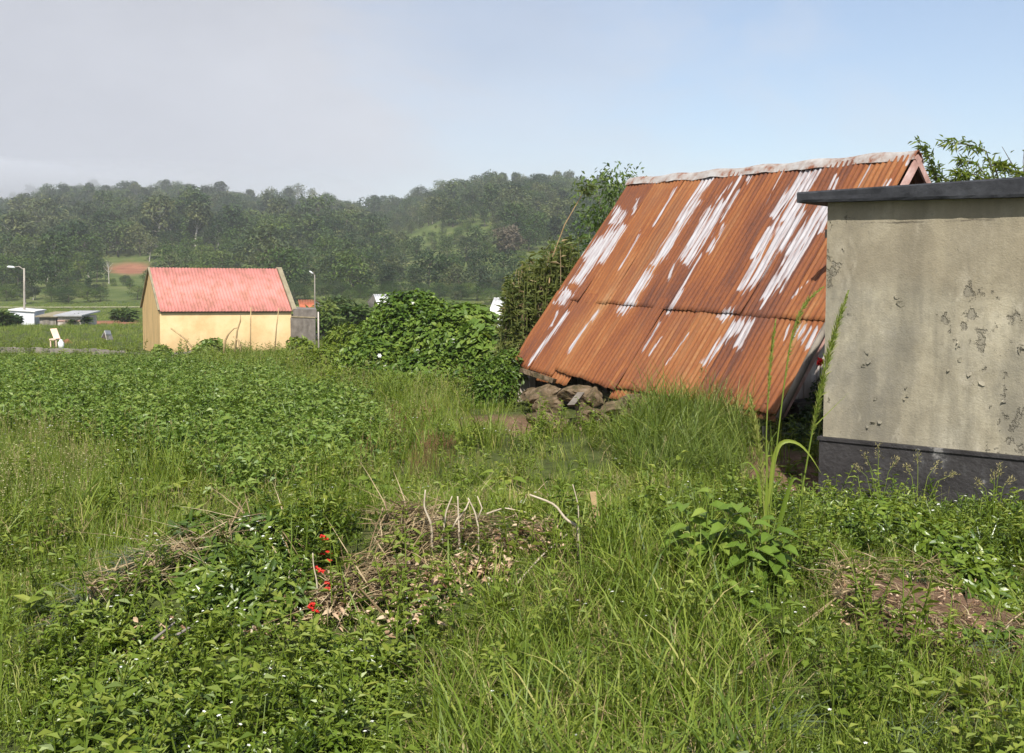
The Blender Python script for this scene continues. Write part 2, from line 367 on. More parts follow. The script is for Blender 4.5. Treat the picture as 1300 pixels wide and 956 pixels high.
def tree_parts(seed, kind, h=10., nl=700, ls=.55):
    """trunk and crown meshes of one tree: clumps of leaves on limbs, open between the clumps"""
    r = np.random.default_rng(seed); tk, cr = MB(), MB()
    if kind == 'euc': base, rx, nc, cs = .38, .26, 17, .085
    elif kind == 'tall': base, rx, nc, cs = .52, .17, 13, .07
    elif kind == 'pine': base, rx, nc, cs = .22, .17, 16, .085
    else: base, rx, nc, cs = .18, .40, 20, .12
    top = np.array((r.normal(0, .04) * h, r.normal(0, .04) * h, h * .86))
    mid = top * .5 + np.array((r.normal(0, .02) * h, r.normal(0, .02) * h, 0))
    tk.tube([(0, 0, -.4), mid * .5, mid, (mid + top) / 2, top], np.array([.022, .017, .013, .009, .003]) * h, n=6)
    cs_ = []
    for k in range(nc):
        t = (k + .5) / nc; z = base + (1.0 - base - cs * .5) * (t ** .8)
        prof = {'euc': math.sin(math.pi * (.22 + .70 * t)), 'tall': math.sin(math.pi * (.25 + .66 * t)), 'pine': 1.05 - .85 * t, 'round': math.sin(math.pi * (.2 + .68 * t))}[kind]
        a = k * 2.4 + r.uniform(-.5, .5); rr = rx * prof * r.uniform(.45, 1.05)
        c = np.array((math.cos(a) * rr * h + top[0] * t, math.sin(a) * rr * h + top[1] * t, z * h))
        cs_.append(c); s = (mid if t < .4 else (mid + top) / 2) * min(1, z * .9 / (.5 if t < .4 else .75))
        tk.tube([s, (s + c) / 2 + np.array((0, 0, -.02 * h)), c], np.array([.007, .005, .002]) * h, n=4)
    per = nl // nc
    for c in cs_:
        sz = cs * h * r.uniform(.75, 1.35); d = unit(r.normal(size=(per, 3))); rad = sz * r.uniform(.35, 1.05, per) ** .6
        P = c + d * rad[:, None] * np.array((1.25, 1.25, .8)); D = unit(d * np.array((1, 1, .4)) + r.normal(0, .5, (per, 3)) + np.array((0, 0, -.25)))
        Nn = unit(d * .7 + np.array((0, 0, .7)) + r.normal(0, .35, (per, 3)))
        cr.leaves(P, D, Nn, ls * r.uniform(.6, 1.3, per), ls * r.uniform(.35, .6, per), fold=.15, v=np.clip(r.uniform(.15, .7) + r.normal(0, .13, per), 0, 1))
    return tk, cr
def tree_source(name, seed, kind, mats, **k):
    tk, cr = tree_parts(seed, kind, **k); n = len(tk.V)
    for V_, T_, in ((0, 0),): pass
    m = MB(); off = 0
    for src, mi in ((tk, 0), (cr, 1)):
        off = m.n
        for a in src.V: m.V.append(a)
        for a in src.A: m.A.append(a)
        for a in src.T: m.T.append(a + off); m.TM.append(np.full(len(a), mi))
        for a in src.Q: m.Q.append(a + off); m.QM.append(np.full(len(a), mi))
        m.n += src.n
    return m.obj(name, mats, link=False)
far_kinds = [('euc', 'leaf_euc', 'bark_pale'), ('euc', 'leaf_dark', 'bark_pale'), ('round', 'leaf_dark', 'bark'), ('round', 'leaf_euc', 'bark'), ('tall', 'leaf_euc', 'bark_pale'),
             ('round', 'leaf_dark', 'bark'), ('euc', 'leaf_euc', 'bark'), ('pine', 'leaf_dark', 'bark'), ('round', 'leaf_mid', 'bark'), ('round', 'leaf_mid', 'bark')]
far_src = [tree_source('hill_tree', 40 + k, kd, [M[b], M[l]], h=10., nl=900, ls=.80) for k, (kd, l, b) in enumerate(far_kinds)]
c_far = coll('hill_tree_kinds', far_src)
# jittered grid over the hillside
P = []
for D in np.arange(178, 960, 7.0):
    n = int(D * 1.62 / 6.4); u = (np.arange(n) + rng.uniform(.1, .9, n)) / n * 1.62 - .81
    P.append(np.stack([u * D, np.full(n, D) + rng.uniform(-4.2, 4.2, n)], 1))
P = np.concatenate(P); t, pu, dc = hill_frac(P[:, 0], P[:, 1]); z = H(P[:, 0], P[:, 1])
px, py = proj(np.stack([P[:, 0], P[:, 1], z], 1))
open_ = fbm(P[:, 0] / 28., P[:, 1] / 28., 71)
keep = (t < 1.04) & (t > .03)
nn = fbm(P[:, 0] / 40., P[:, 1] / 40., 31)
mead = np.maximum.reduce([1.3 * np.exp(-(((px - 570) / 75) ** 2 + ((py - 308) / 17) ** 2)), 1.2 * np.exp(-(((px - 600) / 130) ** 2 + ((py - 344) / 12) ** 2)),
                          .8 * np.exp(-(((px - 300) / 60) ** 2 + ((py - 300) / 5) ** 2)), np.exp(-(((px - 690) / 40) ** 2 + ((py - 335) / 10) ** 2))])
cut = (np.hypot((px - 165) / 40, (py - 343) / 13) < 1)
keep &= ~((open_ < -.2) & (rng.uniform(size=len(px)) < .7))
keep &= ~cut & ~((mead + nn * .8 > .34) & (rng.uniform(size=len(px)) < .22))
low = (mead + nn * .8 > .34)
below = (np.abs(px - 163) < 40) & (py > 335) & (py < 376)
low = low | below
P, z, px, py, t, low, nn, pu = P[keep], z[keep], px[keep], py[keep], t[keep], low[keep], nn[keep], pu[keep]
n = len(P)
warm = sst(300, 372, py)                       # younger, warmer green wood low on the slope
ii = rng.integers(0, 8, n)
ii = np.where((rng.uniform(size=n) < warm * .6), rng.choice([3, 8, 9, 2], n), ii)
ii = np.where((pu > 480) & (rng.uniform(size=n) < .55), rng.choice([2, 5, 3], n), ii)
ii = np.where(low, rng.choice([8, 9, 3], n), ii)
sc = rng.uniform(.45, 1.0, n) * np.where(rng.uniform(size=n) < .10, 1.5, 1) * np.where(pu < 460, 1.12, .95) * (1 - .28 * warm) * (1 + nn * .5); sc = np.where(low, sc * rng.uniform(.22, .5, n), sc)
sc = np.where(t > .9, sc * rng.uniform(.65, 1.1, n), sc)
S = np.stack([sc * rng.uniform(.9, 1.25, n), sc * rng.uniform(.9, 1.25, n), sc], 1)
scatter('hillside_wood', np.stack([P[:, 0], P[:, 1], z - .2], 1), rots(n, .05), S, ii, c_far, label='dense dark green wood covering the whole hill', cat='wood')
print('wood', n)
# ================================================================ the tilted hut with the rusty iron roof
El, Er = at(648, 462, 16.0), at(985, 527, 10.84)
Rl, Rr = at(801, 229, 17.3), at(1163, 194, 12.16)
def quad_pt(u, v):
    u = np.asarray(u, float)[..., None]; v = np.asarray(v, float)[..., None]
    return (Rl * (1 - u) + Rr * u) * (1 - v) + (El * (1 - u) + Er * u) * v
nrm = unit(np.cross(Er - El, Rl - El)); nrm = nrm if nrm[2] > 0 else -nrm
LEN = np.linalg.norm(Rr - Rl); SLO = np.linalg.norm(El - Rl)
Z3 = lambda x, y: (600 + x / 3.414, 180 + y / 3.414)
Z4 = lambda x, y: (940 + x / 3.414, 160 + y / 3.414)
streaks = []
for f, L_ in ((Z3, [(650, 372, 560, 510, 24), (605, 395, 455, 605, 34), (545, 440, 500, 500, 34), (560, 430, 470, 585, 26), (632, 305, 612, 345, 30), (655, 315, 640, 340, 14), (712, 262, 700, 295, 10), (872, 212, 790, 352, 9), (1030, 152, 905, 330, 24),
                    (965, 262, 790, 525, 26), (1000, 170, 900, 330, 14), (880, 400, 830, 490, 22), (1078, 268, 925, 515, 34), (1025, 295, 940, 440, 22), (960, 425, 915, 500, 26), (1168, 138, 1000, 440, 8), (1108, 192, 1060, 255, 6), (1150, 215, 1085, 330, 10), (1045, 432, 1028, 468, 18),
                    (985, 500, 860, 715, 7), (902, 648, 852, 735, 12), (765, 572, 645, 732, 34), (720, 625, 690, 700, 26), (720, 405, 640, 545, 5), (408, 655, 390, 695, 30), (425, 665, 365, 690, 10), (405, 748, 250, 952, 13), (365, 745, 345, 790, 8), (540, 738, 522, 765, 8),
                    (490, 800, 420, 905, 11), (805, 792, 740, 898, 7), (815, 855, 775, 910, 6), (925, 845, 850, 950, 4), (1115, 735, 1085, 762, 28), (1140, 790, 1005, 956, 22), (1205, 785, 1150, 875, 34), (1165, 785, 1125, 830, 20), (1229, 520, 1165, 635, 20), (1229, 580, 1200, 620, 20),
                    (870, 535, 855, 580, 8), (1085, 370, 1070, 400, 10)]),
             (Z4, [(362, 158, 235, 360, 16), (340, 160, 250, 300, 10), (290, 198, 145, 385, 34), (262, 260, 190, 400, 30), (255, 340, 200, 410, 30), (230, 395, 50, 685, 30), (180, 440, 90, 640, 30), (160, 400, 20, 690, 12), (120, 450, 60, 560, 16), (270, 375, 180, 530, 14),
                    (372, 345, 215, 540, 40), (330, 400, 240, 540, 30), (285, 480, 105, 745, 26), (240, 520, 160, 690, 36), (330, 440, 200, 650, 20), (260, 560, 235, 610, 10), (382, 370, 350, 450, 22), (408, 222, 390, 262, 9), (415, 240, 405, 268, 8), (648, 240, 632, 262, 8), (632, 240, 622, 258, 6),
                    (572, 150, 515, 255, 5), (190, 180, 105, 350, 3), (10, 200, -10, 240, 10), (50, 195, 35, 225, 10), (738, 130, 722, 165, 10), (55, 850, 0, 930, 24), (15, 850, -10, 890, 20), (250, 875, 237, 905, 9), (275, 875, 250, 915, 9), (300, 880, 268, 930, 12), (328, 890, 295, 960, 26), (275, 690, 240, 725, 5), (105, 765, 95, 780, 6), (205, 880, 190, 930, 6)])):
    for x0, y0, x1, y1, w_ in L_:
        a, b = f(x0, y0), f(x1, y1); streaks.append((*a, *b, w_ / 3.414))
def paint_amt(P):
    px, py = proj(P); best = np.full(px.shape, -1.0)
    for x0, y0, x1, y1, w_ in streaks:
        dx, dy = x1 - x0, y1 - y0; l2 = dx * dx + dy * dy; l = math.sqrt(l2)
        t = ((px - x0) * dx + (py - y0) * dy) / l2; tc_ = np.clip(t, 0, 1)
        d = np.abs((px - x0) * dy - (py - y0) * dx) / l                  # across the streak
        e = np.maximum(np.maximum(-t, t - 1), 0) * l                     # beyond its ends
        best = np.maximum(best, 1 - np.maximum(d / (w_ * .62), e / 5.0) * .5 - np.where(e > 0, .0, 0))
    return np.clip(best, 0, 1)
# rusty corrugated iron with what is left of the white paint
def rust_mat(name):
    m, nt, N, L = new_mat(name)
    u = N('ShaderNodeAttribute', attribute_name='ru'); vv = N('ShaderNodeAttribute', attribute_name='rv'); pa = N('ShaderNodeAttribute', attribute_name='paint')
    def nz(su, sv_, d=5., r=.6, off=0.):
        c = N('ShaderNodeCombineXYZ'); a = N('ShaderNodeMath', operation='MULTIPLY'); a.inputs[1].default_value = su; b = N('ShaderNodeMath', operation='MULTIPLY'); b.inputs[1].default_value = sv_
        L(u.outputs['Fac'], a.inputs[0]); L(vv.outputs['Fac'], b.inputs[0]); L(a.outputs[0], c.inputs[0]); L(b.outputs[0], c.inputs[1]); c.inputs[2].default_value = off
        n = N('ShaderNodeTexNoise', i_Scale=1., i_Detail=d, i_Roughness=r); L(c.outputs[0], n.inputs['Vector']); return n.outputs[0]
    base = ramp(nt, [(.24, (.066, .030, .022)), (.38, (.115, .043, .025)), (.50, (.185, .062, .024)), (.62, (.235, .084, .028)), (.74, (.275, .118, .044)), (.86, (.30, .16, .075))])
    big = nz(1.6, .55, 4.); st = nz(13., .35, 4., .65, 3.); fine = nz(60., 18., 4., .7, 7.)
    def mad(a, k, b):
        q = N('ShaderNodeMath', operation='MULTIPLY_ADD'); q.inputs[1].default_value = k; L(a, q.inputs[0])
        if isinstance(b, float): q.inputs[2].default_value = b
        else: L(b, q.inputs[2])
        return q.outputs[0]
    s = mad(big, .75, -.50); s = mad(st, .72, s); s = mad(fine, .36, s)
    sh = N('ShaderNodeAttribute', attribute_name='sheet'); s = mad(sh.outputs['Fac'], .28, s); s = mad(fine, .06, s)
    L(s, base.inputs[0])
    oc = ramp(nt, [(.50, (0, 0, 0)), (.68, (1, 1, 1))]); L(nz(1.1, .9, 5., .62, 21.), oc.inputs[0]); ocm = N('ShaderNodeMix', data_type='RGBA'); ok_ = N('ShaderNodeMath', operation='MULTIPLY'); ok_.inputs[1].default_value = .55; L(oc.outputs[0], ok_.inputs[0]); L(ok_.outputs[0], ocm.inputs[0]); L(base.outputs[0], ocm.inputs[6]); ocm.inputs[7].default_value = (.155, .060, .034, 1)
    # dark brown run-off stains
    stn = ramp(nt, [(.54, (0, 0, 0)), (.74, (1, 1, 1))]); L(nz(5., .28, 4., .55, 11.), stn.inputs[0])
    mx = N('ShaderNodeMix', data_type='RGBA'); k = N('ShaderNodeMath', operation='MULTIPLY'); k.inputs[1].default_value = .75; L(stn.outputs[0], k.inputs[0]); L(k.outputs[0], mx.inputs[0]); L(ocm.outputs[2], mx.inputs[6]); mx.inputs[7].default_value = (.10, .045, .030, 1)
    # paint: worn away first along the corrugations, leaving ragged strips
    e = mad(nz(21., 1.1, 4., .6, 5.), 1.35, mad(nz(75., 4., 3., .6, 9.), 1.0, -1.20)); sn = N('ShaderNodeMath', operation='MULTIPLY'); sn.inputs[1].default_value = 73.92; L(u.outputs['Fac'], sn.inputs[0]); s3 = N('ShaderNodeMath', operation='SINE'); L(sn.outputs[0], s3.inputs[0]); e = mad(s3.outputs[0], .17, e)
    pm = N('ShaderNodeMath', operation='ADD'); L(e, pm.inputs[0]); L(pa.outputs['Fac'], pm.inputs[1])
    pr = ramp(nt, [(.48, (0, 0, 0)), (.56, (.55, .55, .55)), (.70, (1, 1, 1))]); L(pm.outputs[0], pr.inputs[0])
    pc = ramp(nt, [(.28, (.25, .19, .185)), (.42, (.34, .31, .315)), (.58, (.41, .395, .405)), (.75, (.47, .46, .47))]); L(nz(25., 3., 4., .6, 2.), pc.inputs[0])
    m2 = N('ShaderNodeMix', data_type='RGBA'); L(pr.outputs[0], m2.inputs[0]); L(mx.outputs[2], m2.inputs[6]); L(pc.outputs[0], m2.inputs[7])
    p = N('ShaderNodeBsdfPrincipled', i_Roughness=.72); p.inputs['Specular IOR Level'].default_value = .25; L(m2.outputs[2], p.inputs['Base Color'])
    b = N('ShaderNodeBump', i_Strength=.35, i_Distance=.006); L(fine, b.inputs['Height']); L(b.outputs[0], p.inputs['Normal'])
    o = N('ShaderNodeOutputMaterial'); L(p.outputs[0], o.inputs[0]); return m
M['rust'] = rust_mat('rusty_corrugated_iron')
M['cap'] = rough_mat('ridge_cap_worn_paint', [(.36, (.22, .085, .045)), (.46, (.33, .28, .25)), (.62, (.42, .405, .39))], scale=5., rough=.7, bump=.4)
M['rake'] = rough_mat('weathered_pink_board', [(.3, (.26, .15, .12)), (.5, (.42, .25, .21)), (.7, (.55, .40, .36))], scale=6., stretch=(1, 1, 1), rough=.8)
M['wood_grey'] = rough_mat('grey_weathered_wood', [(.3, (.10, .085, .07)), (.7, (.26, .23, .19))], scale=5., stretch=(1, 1, .15), rough=.9)
M['plank'] = rough_mat('whitewashed_planks', [(.3, (.36, .29, .25)), (.55, (.55, .48, .43)), (.75, (.64, .58, .53))], scale=4., stretch=(3, 3, .5), rough=.9)
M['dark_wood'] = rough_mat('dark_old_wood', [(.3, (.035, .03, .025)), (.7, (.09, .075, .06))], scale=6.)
M['stone'] = rough_mat('mossy_stone', [(.28, (.040, .034, .018)), (.42, (.080, .062, .030)), (.52, (.135, .095, .055)), (.64, (.19, .14, .09)), (.78, (.27, .22, .16))], scale=7., bump=.9, bscale=14., dist=.05)
hut_o = np.array(((El[0] + Er[0]) / 2, (El[1] + Er[1]) / 2, h1((El[0] + Er[0]) / 2, (El[1] + Er[1]) / 2)))
hut = empty('tin_roofed_hut', hut_o, 'old hut with a steep rusty corrugated iron roof streaked with flaking white paint', 'hut')
def part(mb, name, mats, par, smooth=False):
    """a part whose vertices are given in world space"""
    base = np.array(par.location) if par.parent is None else np.array(par.parent.location)
    mb.V = [v - base for v in mb.V]; return mb.obj(name, mats, par, smooth)
def roof_sheet(u0, u1, v0, v1, lift, dv0=0., dv1=0., seed=0, pitch=.085, amp=.0085, back=False, v_step=.02):
    nu = max(8, int(round((u1 - u0) * LEN / pitch)) * 7); nv = max(3, int((v1 - v0) / v_step))
    u = np.linspace(u0, u1, nu + 1); t = np.linspace(0, 1, nv + 1)
    r = np.random.default_rng(seed)
    U, T = np.meshgrid(u, t); f = (U - u0) / (u1 - u0)
    jag = (vn(U * LEN * 9, U * 0, seed) - .5) * .006
    Vv = (v0 + dv0 * f) * (1 - T) + (v1 + dv1 * f + jag) * T
    P = quad_pt(U, Vv)
    wv = np.sin(U * LEN / pitch * 2 * math.pi) * amp
    warp = (fbm(U * 7 + seed, Vv * 6, seed) * .03 + (r.uniform(-1, 1) * (f - .5) + r.uniform(-1, 1) * (T - .5)) * .012)
    P = P + nrm * (wv + lift + warp)[..., None]
    k = (np.arange(nv)[:, None] * (nu + 1) + np.arange(nu)[None]).reshape(-1)
    mb = MB().add(P.reshape(-1, 3), quads=np.stack([k, k + nu + 1, k + nu + 2, k + 1], 1))
    return mb, U.ravel() * LEN, Vv.ravel() * SLO, P.reshape(-1, 3), r.uniform(0, 1)
def add_sheet(*a, **k):
    mb, ru, rv, P, sh = roof_sheet(*a, **k); o = part(mb, 'roof_sheet', M['rust'], hut, True)
    attr(o, 'ru', ru); attr(o, 'rv', rv); attr(o, 'paint', paint_amt(P)); attr(o, 'sheet', np.full(len(ru), sh))
    sm = o.modifiers.new('thickness', 'SOLIDIFY'); sm.thickness = .003; return o
cu = [0, .135, .265, .39, .515, .64, .765, .885, 1.0]
for k in range(8):   # upper course, laid over the lower one
    add_sheet(cu[k] - (.006 if k else 0), cu[k + 1], .012, .662 + [-.012, .004, .0, .004, .006, .004, .008, .006][k], .006 + .004 * (k % 2), 0, [.016, .002, .003, .002, .0, .003, 0, .0][k], seed=100 + k)
lo = [(0, .105, .985, .030), (.10, .225, 1.005, .012), (.222, .36, .992, .012), (.355, .50, 1.004, .022), (.495, .63, 1.012, .0), (.625, .76, 1.01, .0), (.755, .88, 1.005, 0), (.875, 1.0, 1.0, 0)]
for k, (a, b, e, d) in enumerate(lo):
    add_sheet(a, b, .62, e, -.004 + .004 * (k % 2) + (.012 if k == 0 else 0), 0, d, seed=130 + k)
# the odd short pieces that poke out under the eave
for a, b, v0, e, s in ((.16, .30, .93, 1.045, 150), (.485, .72, .93, 1.055, 151), (.74, 1.0, .93, 1.02, 152)):
    add_sheet(a, b, v0, e, -.03, 0, -.004, seed=s)
# ridge cap: bent strip over the top
gdir = unit((Er + El - Rl - Rr) * np.array((1, 1, 0))); back_run = np.linalg.norm(((Er + El - Rl - Rr) / 2)[:2])
rdir_ = unit(Rr - Rl); bnrm = nrm * np.array((1, 1, 1)) - 2 * gdir * np.dot(nrm, gdir)
bdown = unit(np.array((-gdir[0] * back_run, -gdir[1] * back_run, (El[2] + Er[2] - Rl[2] - Rr[2]) / 2))); fdown = unit((El + Er - Rl - Rr) / 2)
mb = MB(); nn_ = 70; s = np.linspace(-.01, 1.006, nn_); sec = [(fdown, .125, .018, nrm), (fdown, .08, .022, nrm), (fdown, .025, .026, nrm), (fdown, .0, .03, np.array((0, 0, 1.))), (bdown, .04, .04, bnrm), (bdown, .17, .02, bnrm)]
rows = []
for q in s:
    c = Rl * (1 - q) + Rr * q; j = (vn(np.array([q * 40]), np.array([0.]), 5)[0] - .5) * .03
    rows.append([c + d * (a + (j if a > .1 else 0)) + n_ * (hh + .012 * math.sin(q * 37)) for d, a, hh, n_ in sec])
rows = np.array(rows); m_ = len(sec); k = (np.arange(nn_ - 1)[:, None] * m_ + np.arange(m_ - 1)[None]).reshape(-1)
mb.add(rows.reshape(-1, 3), quads=np.stack([k, k + 1, k + m_ + 1, k + m_], 1))
o = part(mb, 'ridge_cap', M['cap'], hut); sm = o.modifiers.new('thickness', 'SOLIDIFY'); sm.thickness = .006
# back slope, gable, boards, walls
Bl, Br = Rl + bdown * SLO, Rr + bdown * SLO
mb = MB(); mb.add(np.array([Rl, Rr, Br, Bl]) - bnrm * 0, quads=[(0, 1, 2, 3)]); nb = 66 * 6; U = np.linspace(0, 1, nb + 1)
top = Rl * (1 - U[:, None]) + Rr * U[:, None]; bot = Bl * (1 - U[:, None]) + Br * U[:, None]; wv = (np.sin(U * LEN / .088 * 2 * math.pi) * .011)[:, None] * bnrm
mb = MB().add(np.concatenate([top + wv, bot + wv]), quads=[(i, i + 1, nb + 2 + i, nb + 1 + i) for i in range(nb)])
o = part(mb, 'back_roof_slope', M['rust'], hut, True)
for nm in ('paint',): attr(o, nm, np.zeros(2 * nb + 2))
attr(o, 'ru', np.tile(U * LEN, 2)); attr(o, 'rv', np.repeat([0, SLO], nb + 1)); attr(o, 'sheet', np.full(2 * nb + 2, .3))
up = np.array((0, 0, 1.))
for (a, b, nr_, lab) in ((Rr, Er, nrm, None), (Rr, Br, bnrm, None)):     # bargeboards along the near gable
    d = b - a; p0 = a + rdir_ * .004 - nr_ * .095; part(MB().box(p0 + d * .005, d * .985, rdir_ * .03, nr_ * .085), 'bargeboard', M['rake'], hut)
d = Er - Rr; part(MB().tube([Rr + d * .56 + nrm * .02 + rdir_ * .06, Rr + d * .8 + nrm * .03 + rdir_ * .07, Rr + d * 1.01 + nrm * .0 + rdir_ * .06], [.03, .035, .035], n=7), 'rafter_pole', M['wood_grey'], hut, True)
for (a, b, nr_) in ((Rl, El, nrm), (Rl, Bl, bnrm)):
    d = b - a; part(MB().box(a - rdir_ * .002 - nr_ * .11, d * .985, rdir_ * .03, nr_ * .10), 'bargeboard', M['wood_grey'], hut)
for f in (.25, .5, .75, .97):                                            # purlins seen from below
    for (a0, a1, b0, b1, nr_) in ((Rl, El, Rr, Er, nrm), (Rl, Bl, Rr, Br, bnrm)):
        p = a0 + (a1 - a0) * f; q = b0 + (b1 - b0) * f; part(MB().box(p - nr_ * .09 + rdir_ * .05, (q - p) - rdir_ * .12, unit(a1 - a0) * .06, nr_ * .06), 'purlin', M['dark_wood'], hut)
def plank_gable(end, inset, sgn, lowfrac, opening):
    """vertical boards filling the lower part of a gable, dark open loft above"""
    Rg, Fg, Bg = (Rr, Er, Br) if end else (Rl, El, Bl)
    off = -rdir_ * inset if end else rdir_ * inset
    w = np.linalg.norm((Bg - Fg)[:2]); ax = unit((Bg - Fg) * np.array((1, 1, 0))); mb = MB(); nb = 22
    gz = min(h1(*Fg[:2]), h1(*Bg[:2])) - .2
    for k in range(nb):
        s0, s1 = k / nb * w + .012, (k + 1) / nb * w - .006
        rise = lambda s_: Fg[2] + (Rg[2] - Fg[2]) * (1 - abs(s_ / w * 2 - 1)) - .16
        zt = min(rise(s0), rise(s1)); zt = min(zt, gz + lowfrac + .03 * random.random())
        if zt < gz + .1: continue
        p = np.array((Fg[0], Fg[1], 0)) + off + ax * s0; p[2] = gz
        mb.box(p, ax * (s1 - s0), rdir_ * .025, up * (zt - gz), v=random.random())
    return part(mb, 'gable_boards', M['plank'], hut)
plank_gable(True, .22, 1, 2.05, True); plank_gable(False, .2, 1, 3.4, False)
part(MB().box(Er + np.array((0, 0, 2.12 - Er[2])) - rdir_ * .17 + unit((Br - Er) * np.array((1, 1, 0))) * .9, unit((Br - Er) * np.array((1, 1, 0))) * 1.7, rdir_ * .05, up * .09), 'tie_beam', M['dark_wood'], hut)
# low stone-and-earth wall under the front eave
wl = MB(); ax = Er - El; nseg = 46
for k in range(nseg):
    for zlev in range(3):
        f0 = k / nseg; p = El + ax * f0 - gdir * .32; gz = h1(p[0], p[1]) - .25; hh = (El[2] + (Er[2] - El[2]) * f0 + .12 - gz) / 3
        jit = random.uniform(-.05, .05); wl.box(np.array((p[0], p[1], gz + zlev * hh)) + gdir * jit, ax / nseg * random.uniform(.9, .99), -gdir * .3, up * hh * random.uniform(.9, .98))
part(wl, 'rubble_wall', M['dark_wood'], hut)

# loose stones tumbled out under the broken eave: every one its own thing
def stone_mb(c, sz, seed, flat=.6, rotz=0., tilt=0.):
    r = np.random.default_rng(seed); import bmesh
    bm = bmesh.new(); bmesh.ops.create_icosphere(bm, subdivisions=4, radius=1.0)
    V = np.array([v.co[:] for v in bm.verts]); Fc = [[v.index for v in f.verts] for f in bm.faces]; bm.free()
    for k in range(9):                      # chipped faces
        d = unit(r.normal(size=3)); h_ = r.uniform(.36, .72); q = V @ d; V = V - np.maximum(q - h_, 0)[:, None] * d
    V *= (1 + .10 * fbm(V[:, 0] * 3 + seed, V[:, 1] * 3 + V[:, 2] * 2, seed)[:, None] + .22 * fbm(V[:, 0] * 6 + V[:, 2] * 5, V[:, 1] * 6 - V[:, 2] * 4, seed + 5)[:, None])
    V = V * np.array(sz) * np.array((1, 1, flat)); ct, st_ = math.cos(tilt), math.sin(tilt); V = V @ np.array([[ct, 0, -st_], [0, 1, 0], [st_, 0, ct]])
    cz, sz_ = math.cos(rotz), math.sin(rotz); V = V @ np.array([[cz, sz_, 0], [-sz_, cz, 0], [0, 0, 1]])
    return MB().add(V, tris=Fc)
stones = [(702, 514, 13.9, .26, .30, 'brown mossy rubble block at the left under the broken eave'), (745, 527, 13.3, .25, .30, 'pale grey jagged stone block lying tilted below the middle of the eave'), (783, 522, 12.9, .22, .27, 'rough brown stone block beside the grass tuft under the eave'),
          (697, 544, 13.5, .16, .20, 'small reddish brown stone lying in grass below the rubble'), (755, 503, 13.5, .20, .16, 'long mossy stone slab wedged beneath the curled roof sheets'), (719, 540, 13.4, .13, .15, 'small brown stone in front of the jagged grey block'), (675, 500, 14.6, .18, .2, 'dark stone half hidden by leaves at the hut corner'),
          (690, 498, 14.2, .22, .24, 'dark stone at the left end of the rubble wall under the eave'), (735, 505, 13.7, .24, .26, 'brown stone in the second course below the middle of the eave'), (800, 512, 12.9, .22, .24, 'brown block jutting out at the right end of the rubble'), (815, 528, 12.4, .2, .22, 'brown stone behind the tall grass tuft under the eave'), (690, 532, 13.2, .19, .2, 'crumbling earthy stone at the lower left of the rubble'), (765, 530, 12.8, .17, .2, 'brown stone between the grey block and the grass tuft'),
          (770, 545, 12.7, .12, .14, 'shadowed stone under the overhanging brown block'), (735, 545, 13.0, .09, .11, 'small pale stone fallen in grass below the jagged grey block'), (800, 530, 12.5, .15, .17, 'grey stone almost buried in the tall grass tuft')]
for k, (px_, py_, Y, w_, d_, lab) in enumerate(stones):
    c = at(px_, py_, Y); mb = stone_mb(c, (w_ * 1.25, d_, w_ * 1.1), 300 + k, .62, random.uniform(0, 3), random.uniform(-.3, .3))
    o = mb.obj('stone', M['stone'], smooth=False); o.location = c; tag(o, lab, 'stone', 'loose stones under the rusty roof')
mb = MB(); a, b = at(663, 473, 15.2), at(705, 487, 14.4); ax_ = b - a; mb.box(a, ax_, (-.05, -.12, .02), (.02, .0, .06)); o = mb.obj('broken_board', M['stone'], org=a); tag(o, 'short broken grey board under the left end of the eave', 'board')
mb = MB(); a, b = at(720, 516, 13.0), at(733, 500, 13.4); mb.box(a, b - a, (.09, .02, .0), (0, -.03, .025)); o = mb.obj('broken_plank', M['wood_grey'], org=a); tag(o, 'small splintered grey plank leaning on the mossy slab', 'plank')

